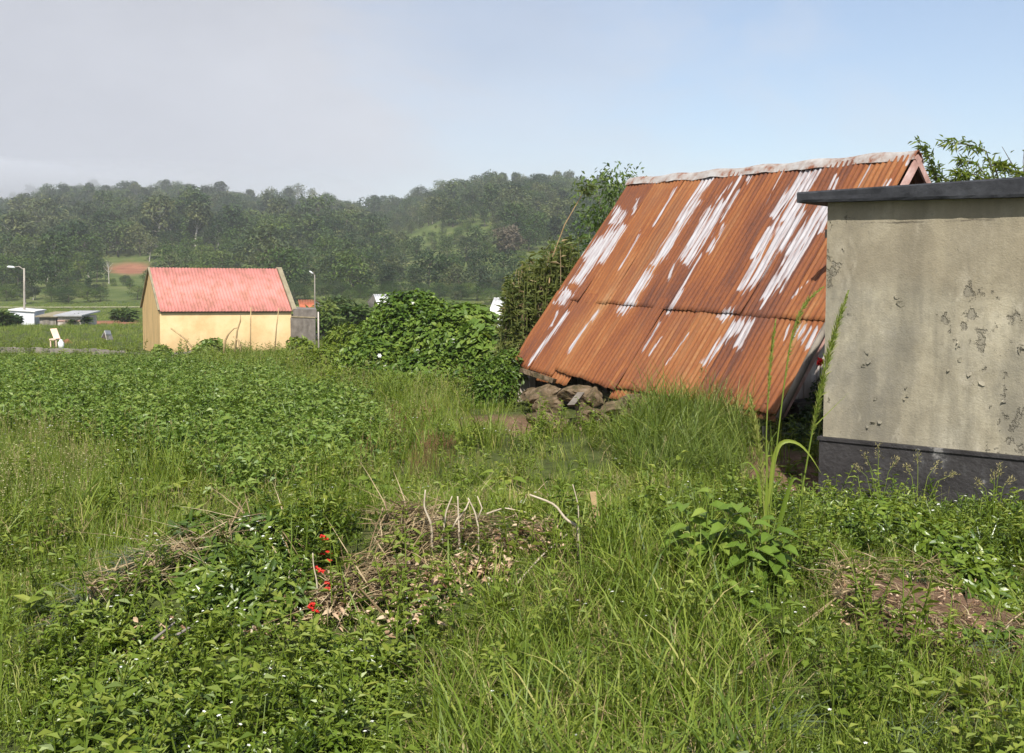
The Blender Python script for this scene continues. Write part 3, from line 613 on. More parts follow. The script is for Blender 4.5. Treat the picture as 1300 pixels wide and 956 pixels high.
# ================================================================ the cream rendered shed on the right
C0 = at(1043, 640, 8.5); gx = np.array((.796, -.605, 0)); gb = np.array((.605, .796, 0)); nf = -gb
zb = h1(C0[0], C0[1]) - .35; WL, WD = 3.9, 2.7
ztop = at(1050, 257, 8.5)[2]; zpl = at(1043, 553.8, 8.5)[2]
shed = empty('rendered_shed', (C0[0], C0[1], h1(C0[0], C0[1])), 'cream rendered flat roofed shed with peeling paint and a black painted base', 'shed')
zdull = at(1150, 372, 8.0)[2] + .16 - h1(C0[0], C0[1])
def wall_mat():
    m, nt, N, L = new_mat('cream_render_weathered')
    tc = N('ShaderNodeTexCoord')
    def nz(s, d=6., r=.6, st=(1, 1, 1), off=(0, 0, 0)):
        mp = N('ShaderNodeMapping'); mp.inputs['Scale'].default_value = st; mp.inputs['Location'].default_value = off; L(tc.outputs['Object'], mp.inputs[0])
        n = N('ShaderNodeTexNoise', i_Scale=s, i_Detail=d, i_Roughness=r); L(mp.outputs[0], n.inputs['Vector']); return n.outputs[0]
    def mixc(f, a, b, k=1.):
        mx = N('ShaderNodeMix', data_type='RGBA')
        if k != 1.: q = N('ShaderNodeMath', operation='MULTIPLY'); q.inputs[1].default_value = k; L(f, q.inputs[0]); f = q.outputs[0]
        L(f, mx.inputs[0])
        for s_, c in ((6, a), (7, b)):
            if isinstance(c, tuple): mx.inputs[s_].default_value = (*c, 1)
            else: L(c, mx.inputs[s_])
        return mx.outputs[2]
    base = ramp(nt, [(.30, (.27, .235, .165)), (.5, (.395, .352, .255)), (.70, (.475, .435, .335))]); L(nz(2.2, 8., .65), base.inputs[0])
    # grey weather streaks running down
    sk = ramp(nt, [(.42, (0, 0, 0)), (.66, (1, 1, 1))]); L(nz(3.2, 6., .62, (1, 1, .22)), sk.inputs[0]); c = mixc(sk.outputs[0], base.outputs[0], (.17, .155, .12), .78)
    bl = ramp(nt, [(.52, (0, 0, 0)), (.72, (1, 1, 1))]); L(nz(1.3, 6., .68, (1, 1, .8), (4, 2, 1)), bl.inputs[0]); c = mixc(bl.outputs[0], c, (.16, .15, .125), .72)
    s9 = ramp(nt, [(.46, (0, 0, 0)), (.70, (1, 1, 1))]); L(nz(9., 6., .65, (1, 1, .13), (1, 5, 2)), s9.inputs[0]); c = mixc(s9.outputs[0], c, (.21, .19, .14), .62)
    lt = ramp(nt, [(.58, (0, 0, 0)), (.74, (1, 1, 1))]); L(nz(5., 7., .68, (1, 1, .5), (7, 5, 2)), lt.inputs[0]); c = mixc(lt.outputs[0], c, (.56, .51, .40), .55)
    # the upper part, mixed towards a duller, darker brown, with a ragged lower limit
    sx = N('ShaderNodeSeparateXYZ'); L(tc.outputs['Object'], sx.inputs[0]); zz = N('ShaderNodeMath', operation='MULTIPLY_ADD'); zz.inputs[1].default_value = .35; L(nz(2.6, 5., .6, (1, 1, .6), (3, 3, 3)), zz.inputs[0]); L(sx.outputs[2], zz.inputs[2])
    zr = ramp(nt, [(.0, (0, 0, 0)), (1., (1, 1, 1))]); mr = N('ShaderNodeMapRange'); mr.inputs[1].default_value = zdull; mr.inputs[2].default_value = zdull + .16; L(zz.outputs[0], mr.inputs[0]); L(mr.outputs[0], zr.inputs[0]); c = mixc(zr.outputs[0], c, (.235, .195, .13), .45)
    # fine dark speckle of lichen and grime
    sp = ramp(nt, [(.56, (0, 0, 0)), (.66, (1, 1, 1))]); L(nz(38., 5., .7), sp.inputs[0]); c = mixc(sp.outputs[0], c, (.17, .155, .12), .38)
    # scabs where paint has come off, showing cement
    pk = N('ShaderNodeMath', operation='MULTIPLY'); L(nz(11., 7., .62, (1, 1, .85), (9, 1, 3)), pk.inputs[0]); L(nz(1.1, 2., .5, (1, 1, 1), (2, 7, 5)), pk.inputs[1])
    pz = N('ShaderNodeMapRange'); pz.inputs[1].default_value = zdull + .30; pz.inputs[2].default_value = zdull - .1; pz.inputs[3].default_value = .82; pz.inputs[4].default_value = 1.03; L(sx.outputs[2], pz.inputs[0]); p2 = N('ShaderNodeMath', operation='MULTIPLY'); L(pk.outputs[0], p2.inputs[0]); L(pz.outputs[0], p2.inputs[1]); pk = p2
    pr = ramp(nt, [(.312, (0, 0, 0)), (.345, (1, 1, 1))]); L(pk.outputs[0], pr.inputs[0]); c = mixc(pr.outputs[0], c, (.22, .20, .155), .7)
    ed = ramp(nt, [(.325, (0, 0, 0)), (.345, (1, 1, 1)), (.360, (1, 1, 1)), (.368, (0, 0, 0))]); L(pk.outputs[0], ed.inputs[0])
    # one long hairline crack below the slab
    cz = N('ShaderNodeMath', operation='MULTIPLY_ADD'); cz.inputs[1].default_value = .05; L(nz(5., 6., .7, (1, 1, .2), (3, 9, 1)), cz.inputs[0]); L(sx.outputs[2], cz.inputs[2])
    c1 = N('ShaderNodeMath', operation='SUBTRACT'); c1.inputs[1].default_value = zdull + .40; L(cz.outputs[0], c1.inputs[0]); c2 = N('ShaderNodeMath', operation='ABSOLUTE'); L(c1.outputs[0], c2.inputs[0])
    c3 = N('ShaderNodeMapRange'); c3.inputs[1].default_value = .009; c3.inputs[2].default_value = .003; L(c2.outputs[0], c3.inputs[0]); c4 = ramp(nt, [(.46, (0, 0, 0)), (.6, (1, 1, 1))]); L(nz(3., 5., .6, (1, 1, .1), (2, 2, 8)), c4.inputs[0]); c5 = N('ShaderNodeMath', operation='MULTIPLY'); L(c3.outputs[0], c5.inputs[0]); L(c4.outputs[0], c5.inputs[1]); c = mixc(c5.outputs[0], c, (.06, .05, .04), .8)
    p = N('ShaderNodeBsdfPrincipled', i_Roughness=.88); p.inputs['Specular IOR Level'].default_value = .2; L(c, p.inputs['Base Color'])
    b1 = N('ShaderNodeBump', i_Strength=.45, i_Distance=.008); L(nz(75., 6., .6), b1.inputs['Height'])
    inv = N('ShaderNodeMath', operation='MULTIPLY'); inv.inputs[1].default_value = -1.; L(pr.outputs[0], inv.inputs[0])
    b2 = N('ShaderNodeBump', i_Strength=1., i_Distance=.012); L(inv.outputs[0], b2.inputs['Height']); L(b1.outputs[0], b2.inputs['Normal'])
    b3 = N('ShaderNodeBump', i_Strength=.35, i_Distance=.02); L(nz(7., 5., .6), b3.inputs['Height']); L(b2.outputs[0], b3.inputs['Normal']); L(b3.outputs[0], p.inputs['Normal'])
    o = N('ShaderNodeOutputMaterial'); L(p.outputs[0], o.inputs[0]); return m
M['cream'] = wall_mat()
M['black'] = rough_mat('black_bitumen_paint', [(.30, (.022, .020, .020)), (.58, (.044, .041, .041)), (.655, (.06, .058, .058)), (.70, (.22, .21, .20))], scale=5., rough=.75, bump=.5, bscale=30., spec=.3)
M['slab'] = rough_mat('black_roof_slab', [(.3, (.018, .019, .022)), (.7, (.05, .052, .058))], scale=8., rough=.8, bump=.6, bscale=18., dist=.012)
o0 = np.array((C0[0], C0[1], 0.))
mb = MB()
# wall block as a gridded shell so that its face is not perfectly flat; loose curls of paint stand off it
def wall_face(p, ax, w_, z0, z1, n_, nu, nv):
    U, T = np.meshgrid(np.linspace(0, w_, nu + 1), np.linspace(z0, z1, nv + 1)); P = p + ax * U[..., None] + up * T[..., None]
    wob = fbm(U * 1.3 + 3, T * 1.3, 61) * .020 + fbm(U * 5, T * 5, 63) * .005
    fade = np.minimum(1, np.minimum.reduce([U, w_ - U, T - z0, z1 - T]) / .08); P = P + n_ * (wob * fade)[..., None]
    k = (np.arange(nv)[:, None] * (nu + 1) + np.arange(nu)[None]).reshape(-1); q = np.stack([k, k + 1, k + nu + 2, k + nu + 1], 1)
    return P.reshape(-1, 3), q
P, q = wall_face(o0, gx, WL, zpl, ztop, nf, 90, 50); mb.add(P, quads=q)
P, q = wall_face(o0 + gb * WD, -gb, WD, zpl, ztop, -gx, 40, 40); mb.add(P, quads=q)
mb.add([o0 + gx * WL + up * zpl, o0 + gx * WL + gb * WD + up * zpl, o0 + gx * WL + gb * WD + up * ztop, o0 + gx * WL + up * ztop, o0 + gb * WD + up * zpl, o0 + gb * WD + up * ztop], quads=[(0, 1, 2, 3), (1, 4, 5, 2)])
r = np.random.default_rng(5)
spots = [(1107, 463, .06), (1108, 538, .05), (1150, 500, .035), (1145, 378, .07), (1070, 400, .03), (1206, 466, .045), (1230, 495, .06), (1270, 512, .04),
         (1298, 452, .05), (1215, 435, .025), (1113, 505, .03)]
for px_, py_, s_ in spots:                                             # where a sight line meets the front face
    d = at(px_, py_, 1.) - np.array((0, 0, EYE)); k = np.dot(o0 - np.array((0, 0, EYE)), nf) / np.dot(d, nf); c = np.array((0, 0, EYE)) + d * k
    for j in range(r.integers(1, 4)):
        cc = c + gx * r.normal(0, s_ * .8) + up * r.normal(0, s_ * 1.1) + nf * .004; a = r.uniform(0, 6.28); e1 = gx * math.cos(a) + up * math.sin(a); e2 = np.cross(nf, e1)
        s1, s2 = s_ * r.uniform(.45, 1.0), s_ * r.uniform(.4, .9); V_ = []
        for t in (0, .5, 1): 
            for w__ in (-1, 1): V_.append(cc + e1 * s1 * (t - .3) * (1 - .2 * t) + e2 * s2 * w__ * (.6 if t != .5 else 1) * .5 + nf * (.004 + .012 * r.random()) * t ** 2)
        mb.add(V_, quads=[(0, 1, 3, 2), (2, 3, 5, 4)])
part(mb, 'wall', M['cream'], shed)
mb = MB(); zl = zpl
mb.box(o0 + nf * .022 - gx * .022 + up * zb, gx * (WL + .044), gb * (WD + .044), up * (zl - .03 - zb))
part(mb, 'plinth', M['black'], shed)
mb = MB(); mb.box(o0 + nf * .034 - gx * .034 + up * (zl - .028), gx * (WL + .068), gb * (WD + .068), up * .026); o = part(mb, 'plinth_ledge', M['black'], shed)
# roof slab, rough edged, thickening towards the near end, with an overhang on every side
mb = MB(); s0 = o0 - gx * .215 + nf * .10; Ls = WL + .43; Ws = WD + .3; nn_ = 80; rows = []
for k in range(nn_ + 1):
    f = k / nn_; jag = lambda s_: (vn(np.array([f * 60.]), np.array([0.]), s_)[0] - .5) * .006
    p = s0 + gx * Ls * f; zb_ = ztop + .002 - .055 * f * 1.0; zt_ = ztop + .085 + .10 * f
    rows.append([p + up * (zb_ + jag(1) * .6) + nf * jag(2), p + up * (zb_ + .02) + nf * (.006 + jag(3)), p + up * ((zb_ + zt_) / 2) + nf * (.004 + jag(6)), p + up * (zt_ - .014 + jag(4)) + nf * .004, p + up * zt_ - nf * (.012 + jag(5)), p + gb * Ws + up * zt_, p + gb * Ws + up * zb_])
rows = np.array(rows); m_ = 7; q = [(k * m_ + j, (k + 1) * m_ + j, (k + 1) * m_ + (j + 1) % m_, k * m_ + (j + 1) % m_) for k in range(nn_) for j in range(m_)]
nl = nn_ * m_; caps = [(0, 1, 2, 3), (0, 3, 4, 5), (0, 5, 6, 6), (nl + 3, nl + 2, nl + 1, nl), (nl + 5, nl + 4, nl + 3, nl)]
mb.add(rows.reshape(-1, 3), quads=q + [caps[0], caps[1], caps[3], caps[4]], tris=[(0, 5, 6), (nl + 6, nl + 5, nl)])
part(mb, 'roof_slab', M['slab'], shed)

# ================================================================ the yellow house in the field
A = at(204, 455, 45.); aa = R(28); dx_ = np.array((math.cos(aa), math.sin(aa), 0)); dy_ = np.array((-math.sin(aa), math.cos(aa), 0)); HL, HD = 5.68, 4.48
zg = h1(A[0], A[1]); A[2] = zg
yh = empty('yellow_house', A, 'small yellow house with a pink corrugated roof in the green field', 'house')
A0 = np.array((A[0], A[1], 0.)); zeL = at(204, 393, 45.)[2]; zeR = at(371, 392.5, 45 + HL * dx_[1])[2]
zrL = at(193, 340.6, 47.)[2]; zrR = at(356, 342, 47 + HL * dx_[1])[2]
M['yellow'] = rough_mat('yellow_limewash', [(.33, (.72, .50, .255)), (.5, (.80, .585, .31)), (.7, (.83, .63, .36))], scale=.9, rough=.9, bump=.2)
def streaky(name, a, b, amt, scale, stretch, lo=.5, hi=.7):
    m, nt, N, L = new_mat(name); tc = N('ShaderNodeTexCoord'); mp = N('ShaderNodeMapping'); mp.inputs['Scale'].default_value = stretch; L(tc.outputs['Object'], mp.inputs[0])
    n = N('ShaderNodeTexNoise', i_Scale=scale, i_Detail=6., i_Roughness=.6); L(mp.outputs[0], n.inputs['Vector']); r_ = ramp(nt, [(lo, (0, 0, 0)), (hi, (amt,) * 3)]); L(n.outputs[0], r_.inputs[0])
    mx = N('ShaderNodeMix', data_type='RGBA'); L(r_.outputs[0], mx.inputs[0]); mx.inputs[6].default_value = (*a, 1); mx.inputs[7].default_value = (*b, 1)
    p = N('ShaderNodeBsdfPrincipled', i_Roughness=.8); p.inputs['Specular IOR Level'].default_value = .2; L(mx.outputs[2], p.inputs['Base Color']); o = N('ShaderNodeOutputMaterial'); L(p.outputs[0], o.inputs[0]); return m
m, nt, N, L = new_mat('yellow_limewash_wall'); tc = N('ShaderNodeTexCoord'); n1 = N('ShaderNodeTexNoise', i_Scale=.8, i_Detail=7., i_Roughness=.65); L(tc.outputs['Object'], n1.inputs['Vector'])
r_ = ramp(nt, [(.32, (.68, .46, .225)), (.5, (.80, .585, .31)), (.7, (.83, .64, .38))]); L(n1.outputs[0], r_.inputs[0]); sx_ = N('ShaderNodeSeparateXYZ'); L(tc.outputs['Object'], sx_.inputs[0])
wl_ = N('ShaderNodeTexNoise', i_Scale=2.2, i_Detail=6., i_Roughness=.65); L(tc.outputs['Object'], wl_.inputs['Vector']); za = N('ShaderNodeMath', operation='MULTIPLY_ADD'); za.inputs[1].default_value = 1.4; L(wl_.outputs[0], za.inputs[0]); L(sx_.outputs[2], za.inputs[2])
mr_ = N('ShaderNodeMapRange'); mr_.inputs[1].default_value = 1.75; mr_.inputs[2].default_value = .75; mr_.inputs[4].default_value = .5; L(za.outputs[0], mr_.inputs[0]); mx_ = N('ShaderNodeMix', data_type='RGBA'); L(mr_.outputs[0], mx_.inputs[0]); L(r_.outputs[0], mx_.inputs[6]); mx_.inputs[7].default_value = (.50, .33, .17, 1)
p_ = N('ShaderNodeBsdfPrincipled', i_Roughness=.9); p_.inputs['Specular IOR Level'].default_value = .2; L(mx_.outputs[2], p_.inputs['Base Color']); q_ = N('ShaderNodeOutputMaterial'); L(p_.outputs[0], q_.inputs[0]); M['yellow'] = m
M['yellow_stained'] = streaky('yellow_limewash_stained', (.66, .45, .21), (.20, .15, .07), .6, 2.2, (3, 3, .25), .46, .70)
M['pink'] = streaky('pink_roof_paint', (.58, .235, .20), (.29, .145, .09), .65, .9, (3, 3, .7), .44, .66)
M['house_trim'] = rough_mat('dark_barge_stone', [(.3, (.20, .17, .11)), (.7, (.34, .29, .19))], scale=3.)
c4 = [A0, A0 + dx_ * HL, A0 + dx_ * HL + dy_ * HD, A0 + dy_ * HD]; ze = [zeL, zeR, zeR, zeL]
rdL, rdR = A0 + dy_ * HD / 2 + up * zrL, A0 + dx_ * HL + dy_ * HD / 2 + up * zrR
lowz = zg - 1.5
def wallquad(p, q_, zp, zq): return MB().add([p + up * lowz, q_ + up * lowz, q_ + up * zq, p + up * zp], quads=[(0, 1, 2, 3)])
part(wallquad(c4[0], c4[1], zeL, zeR), 'front_wall', M['yellow'], yh); part(wallquad(c4[2], c4[3], zeR, zeL), 'back_wall', M['yellow'], yh)
mb = MB().add([c4[3] + up * lowz, c4[0] + up * lowz, c4[0] + up * zeL, rdL - up * .03, c4[3] + up * zeL], quads=[(0, 1, 2, 4)], tris=[(2, 3, 4)]); part(mb, 'gable_wall', M['yellow_stained'], yh)
mb = MB().add([c4[1] + up * lowz, c4[2] + up * lowz, c4[2] + up * zeR, rdR - up * .03, c4[1] + up * zeR], quads=[(0, 1, 2, 4)], tris=[(2, 3, 4)]); part(mb, 'gable_wall', M['yellow_stained'], yh)
def corr_slope(aL, aR, bL, bR, pitch, amp, nr_, name, mat, par):
    Lr = np.linalg.norm(aR - aL); nu = int(Lr / pitch) * 6; U = np.linspace(0, 1, nu + 1); wv = (np.sin(U * Lr / pitch * 2 * math.pi) * amp)[:, None] * nr_
    t0 = aL * (1 - U[:, None]) + aR * U[:, None] + wv; t1 = bL * (1 - U[:, None]) + bR * U[:, None] + wv
    o = part(MB().add(np.concatenate([t0, t1]), quads=[(i, nu + 1 + i, nu + 2 + i, i + 1) for i in range(nu)]), name, mat, par, True); sm = o.modifiers.new('thickness', 'SOLIDIFY'); sm.thickness = .012; sm.offset = -1; return o
for sgn, (eL, eR) in ((1, (c4[0] + up * zeL, c4[1] + up * zeR)), (-1, (c4[3] + up * zeL, c4[2] + up * zeR))):
    dL, dR = unit(eL - rdL), unit(eR - rdR); nr_ = unit(np.cross(dx_, -dL)) * 1.0; nr_ = nr_ if nr_[2] > 0 else -nr_
    corr_slope(rdL + nr_ * .03, rdR + nr_ * .03, eL + dL * .16 + nr_ * .03, eR + dR * .16 + nr_ * .03, .14, .018, nr_, 'roof', M['pink'], yh)
    part(MB().box(rdR + nr_ * .0 + dx_ * .005, (eR - rdR) + dR * .2, dx_ * .20, nr_ * .13), 'parapet', M['house_trim'], yh)
    part(MB().box(rdL + nr_ * .0 - dx_ * .09, (eL - rdL) + dL * .1, dx_ * .085, nr_ * .07), 'parapet', M['house_trim'], yh)
mbx = MB().box(c4[0] + up * (zeL - .16) - dy_ * .03 , dx_ * HL + up * (zeR - zeL), dy_ * .028, up * .10); part(mbx, 'eave_board', M['house_trim'], yh)

# thin canes and poles in front of it
def cane(name, pts, rad, mat, label, cat, group=None, n=5):
    pts = [np.asarray(p, float) for p in pts]; o = MB().tube(pts, rad, n=n).obj(name, mat, org=pts[0], smooth=True); return tag(o, label, cat, group)
M['cane'] = rough_mat('dry_cane', [(.3, (.30, .20, .10)), (.7, (.52, .38, .20))], scale=5.)
M['straw'] = leaf_mat('dry_straw', [(0, (.16, .11, .058)), (.5, (.33, .245, .13)), (1, (.51, .41, .25))], trans=.15, rough=.7)
def base_of(px_, py_, Y): p = at(px_, py_, Y); p[2] = min(p[2], h1(p[0], p[1])) - .05; return p
cane('garden_cane', [base_of(317.5, 450, 42), at(318, 420, 42), at(318.5, 390, 42)], [.03, .026, .02], M['cane'], 'upright thin cane standing before the middle of the yellow wall', 'cane', 'canes by the yellow house')
cane('garden_cane', [base_of(348, 450, 43), at(351, 415, 43), at(354, 391, 43)], [.03, .026, .018], M['cane'], 'slightly leaning cane near the right end of the yellow wall', 'cane', 'canes by the yellow house')
cane('garden_cane', [base_of(252, 448, 43.5), at(235, 430, 43.5), at(217, 417, 43.6)], [.045, .04, .035], M['cane'], 'cane slanting across the left part of the yellow wall', 'cane', 'canes by the yellow house')
cane('dry_stalk', [base_of(284, 452, 40), at(285, 434, 40), at(290, 424, 40), at(297, 417, 40), at(303, 416, 40)], [.05, .045, .035, .025, .015], M['cane'], 'dry stalk bent over like a hook before the yellow wall', 'stalk')
cane('dry_stalk', [base_of(297, 450, 40), at(301, 420, 40), at(305, 408, 40), at(305.5, 400, 40)], [.04, .035, .03, .015], M['cane'], 'tall leaning dry stalk beside the hooked stalk', 'stalk')
cane('dry_stalk', [base_of(308, 442, 40), at(303, 433, 40), at(296, 427, 40)], [.05, .045, .03], M['cane'], 'short pale fallen stalk crossing the tall dry stalk', 'stalk')
cane('thin_pole', [base_of(404.5, 440, 36), at(404.3, 420, 36), at(404, 396, 36)], [.03, .03, .025], M['plank'], 'thin pale upright pole in the grass right of the grey block wall', 'pole')

# dark block building right of the yellow house, rusty roof behind it
M['block'] = rough_mat('grey_block_wall', [(.3, (.13, .115, .10)), (.7, (.25, .225, .20))], scale=4., bump=.6)
a, b = at(372, 392, 47.5), at(402, 394, 46.5); m1 = at(400, 406, 46.5); gl = h1(a[0], a[1]) - .6
bb = empty('block_outhouse', (b[0], b[1], h1(b[0], b[1])), 'low dark grey block outhouse joined to the right end of the yellow house', 'outhouse')
ax = (b - a) * np.array((1, 1, 0)); zt = a[2]
part(MB().box(np.array((a[0], a[1], at(372, 403, 47)[2])), ax, np.array((-.45, 2.2, 0)), up * (zt - at(372, 403, 47)[2])), 'upper_wall', M['block'], bb)
part(MB().box(np.array((a[0] - .1, a[1] - .12, gl)), ax * 1.05, np.array((-.45, 2.2, 0)), up * (at(372, 404, 47)[2] - gl)), 'lower_wall', M['block'], bb)
part(MB().box(np.array((a[0] - .06, a[1] - .16, at(372, 403.2, 47)[2] - .0)), ax * 1.03, np.array((-.45, 2.3, 0)), up * .05), 'ledge', M['house_trim'], bb)
def small_hut(name, label, cat, Y, px0, px1, py_base, py_eave, py_ridge, ridge_px, roofmat, wallmat, depth=3.0, gpx=None, group=None, pitch=.1):
    """gabled hut: long side towards the camera; gpx = where the left gable's far corner falls"""
    p, q_ = at(px0, py_eave, Y), at(px1, py_eave, Y); gz = min(h1(p[0], p[1]), at(px0, py_base, Y)[2]); r_ = empty(name, (p[0], p[1], gz), label, cat, group)
    dd = np.array((0, 1, 0.)) * depth
    if gpx is not None: e = at(gpx, py_eave, Y + depth); dd = np.array((e[0] - p[0], depth, 0))
    rl, rr = at(ridge_px[0], py_ridge, Y + depth / 2), at(ridge_px[1], py_ridge, Y + depth / 2)
    rr[2] = rl[2]; P0, Q0 = p * np.array((1, 1, 0)), q_ * np.array((1, 1, 0)); z_ = p[2]; bz = gz - .5
    mb = MB().add([P0 + up * bz, Q0 + up * bz, Q0 + up * z_, P0 + up * z_, P0 + dd + up * bz, Q0 + dd + up * bz, Q0 + dd + up * z_, P0 + dd + up * z_, rl - up * .02, rr - up * .02], quads=[(0, 1, 2, 3), (4, 0, 3, 7), (1, 5, 6, 2), (5, 4, 7, 6)], tris=[(3, 8, 7), (2, 6, 9)]); part(mb, 'wall', wallmat, r_)
    for s_ in (0, 1):
        e0, e1 = P0 + dd * s_ + up * z_, Q0 + dd * s_ + up * z_; d0 = e0 - rl; nr_ = unit(np.cross(e1 - e0, d0)); nr_ = nr_ if nr_[2] > 0 else -nr_
        corr_slope(rl + nr_ * .03, rr + nr_ * .03, e0 + d0 * .06 + nr_ * .03, e1 + (e1 - rr) * .06 + nr_ * .03, .16, .015, nr_, 'roof', roofmat, r_)
    return r_
M['tin_white'] = rough_mat('white_painted_tin', [(.3, (.62, .60, .58)), (.6, (.78, .77, .75))], scale=.8, rough=.6)
M['tin_rust'] = rough_mat('rusty_far_tin', [(.3, (.30, .09, .045)), (.5, (.44, .14, .07)), (.7, (.42, .22, .10))], scale=1.2, rough=.8)
M['tin_grey'] = rough_mat('grey_tin', [(.3, (.30, .30, .31)), (.7, (.44, .44, .45))], scale=1., rough=.6)
M['white_wall'] = rough_mat('white_limewash', [(.3, (.62, .63, .66)), (.7, (.78, .79, .82))], scale=.6)
M['old_boards'] = rough_mat('old_grey_boards', [(.3, (.16, .14, .12)), (.7, (.33, .30, .26))], scale=2., stretch=(4, 4, .3))
small_hut('distant_hut', 'small far hut with an orange rusty roof beside the street lamp pole', 'hut', 62, 381, 400.5, 402, 393, 381.5, (378.3, 400.3), M['tin_rust'], M['old_boards'], 3.5)
small_hut('distant_hut', 'far hut with a white tin roof just left of the vine covered bush', 'hut', 70, 479, 520, 404, 387, 374.3, (474, 512), M['tin_white'], M['old_boards'], 6., gpx=466)
hh_ = small_hut('distant_hut', 'far hut with a steep white roof edge showing beside the reedy bush', 'hut', 48, 617, 640, 420, 405, 379, (627, 645), M['tin_white'], M['white_wall'], 5., gpx=622)
# pale shed and board sheds at the far left of the field
Y = 97; g_ = [at(5, 416, Y), at(43.5, 416, Y), at(43.5, 396.3, Y), at(13.5, 394, Y)]; wh = empty('distant_shed', (g_[0][0], g_[0][1], g_[0][2]), 'white shed with a slanting end wall near the street lamp on the left', 'shed'); dd = np.array((-.6, 3.5, 0))
part(MB().add(np.array(g_ + [p_ + dd for p_ in g_]), quads=[(0, 1, 2, 3), (1, 5, 6, 2), (5, 4, 7, 6), (4, 0, 3, 7)]), 'wall', M['white_wall'], wh); part(MB().box(g_[3] + np.array((-.15, -.15, .01)), g_[2] - g_[3] + np.array((.3, 0, 0)), dd * 1.1, (0, 0, .1)), 'roof', M['tin_white'], wh)
def lean_shed(name, label, Y, px0, px1, pyb, pyt, roofmat, wallmat, dz=.0, fascia=None):
    p, q_ = at(px0, pyt, Y), at(px1, pyt, Y); gz = min(h1(p[0], p[1]), at(px0, pyb, Y)[2]); r_ = empty(name, (p[0], p[1], gz), label, 'shed'); ax = q_ - p; ax[2] = 0
    part(MB().box(np.array((p[0], p[1], gz - .4)), ax, np.array((.2, 3.2, 0)), up * (p[2] - gz + .4)), 'wall', wallmat, r_)
    part(MB().box(np.array((p[0] - .25, p[1] - .3, p[2])), ax + np.array((.5, 0, dz)), np.array((.2, 3.8, .25)), up * .12), 'roof', roofmat, r_)
    k = ax * .35; part(MB().box(np.array((p[0], p[1] - .06, gz)) + ax * .25, k, np.array((0, .05, 0)), up * (p[2] - gz) * .72), 'door', M['wood_grey'], r_)
    if fascia: part(MB().box(np.array((p[0], p[1] - .08, gz + (p[2] - gz) * .45)), ax, np.array((0, .07, 0)), up * (p[2] - gz) * .12), 'rail', fascia, r_)
    return r_
lean_shed('board_shed', 'low dark shed with a mossy roof beside the pale flat roofed shed', 96, 50, 71, 413, 402.5, M['leaf_dark'] if False else M['house_trim'], M['old_boards'])
lean_shed('board_shed', 'pale flat roofed shed of boards standing in the far field', 95, 73, 102, 413, 401.5, M['tin_grey'], M['plank'], fascia=M['rake'])
# street lamps
M['concrete'] = rough_mat('pale_concrete', [(.3, (.28, .25, .21)), (.7, (.43, .39, .33))], scale=2.)
M['lampwhite'] = rough_mat('lamp_housing', [(.3, (.70, .72, .74)), (.7, (.82, .83, .84))], scale=1., rough=.4)
def street_lamp(Y, px_, pyt, pyb, hx, hy, label, rad):
    p = at(px_, pyb, Y); p[2] = h1(p[0], p[1]) - .1; t_ = at(px_ - .4 * (pyb > 405), pyt, Y); e = at(hx, hy, Y)
    r_ = empty('street_lamp', p, label, 'street lamp', 'street lamps'); pm_ = M['concrete'] if rad > .1 else M['old_boards']; part(MB().tube([p, (p + t_) / 2, t_], [rad, rad * .8, rad * .62], n=8), 'pole', pm_, r_, True)
    part(MB().tube([t_ - up * .15, t_ * .5 + e * .5 + up * .12, e], [rad * .4, rad * .35, rad * .3], n=6), 'arm', pm_, r_, True)
    d = unit(e - t_) * (1 if rad > .1 else .35); part(MB().tube([e - d * .1, e + d * .15, e + d * .5, e + d * .62], [rad * .4, rad * .85, rad * .8, rad * .2], n=8), 'lamp_head', M['lampwhite'], r_, True); return r_
street_lamp(98, 31, 340.5, 410, 17.5, 339.3, 'street lamp with a long arm standing by the white shed', .12)
street_lamp(58, 399.5, 349, 400, 396.8, 347, 'street lamp pole with a short arm right of the yellow house', .045)
# low stone wall along the near edge of the field
M['field_wall'] = rough_mat('low_grey_wall', [(.3, (.13, .115, .095)), (.6, (.235, .21, .175)), (.75, (.30, .27, .22))], scale=2.5, bump=.8)
lw = [(-80, 441, 44), (0, 441, 44), (60, 442.5, 44), (100, 443.5, 44), (112, 442.8, 44), (150, 446, 43.8), (178, 449.2, 43.6), (206, 449.5, 43.5), (240, 446.5, 43.2), (280, 444, 43)]
mb = MB(); T_ = np.array([at(*q_) for q_ in lw]); s_ = np.linspace(0, len(lw) - 1, 90); Tt = np.stack([np.interp(s_, np.arange(len(lw)), T_[:, k]) for k in range(3)], 1); Tt[:, 2] += (vn(s_ * 9, s_ * 0, 3) - .5) * .05
gz = H(Tt[:, 0], Tt[:, 1]) - .8; n_ = len(Tt); rows = np.stack([np.stack([Tt[:, 0], Tt[:, 1], gz], 1), Tt, Tt + np.array((0, .28, .0)), np.stack([Tt[:, 0], Tt[:, 1] + .28, gz], 1)], 1)
mb.add(rows.reshape(-1, 3), quads=[(k * 4 + j, (k + 1) * 4 + j, (k + 1) * 4 + j + 1, k * 4 + j + 1) for k in range(n_ - 1) for j in range(3)])
tag(mb.obj('low_wall', M['field_wall'], org=(Tt[45][0], Tt[45][1], gz[45])), 'long low grey wall along the edge of the crop in front of the yellow house', 'wall')
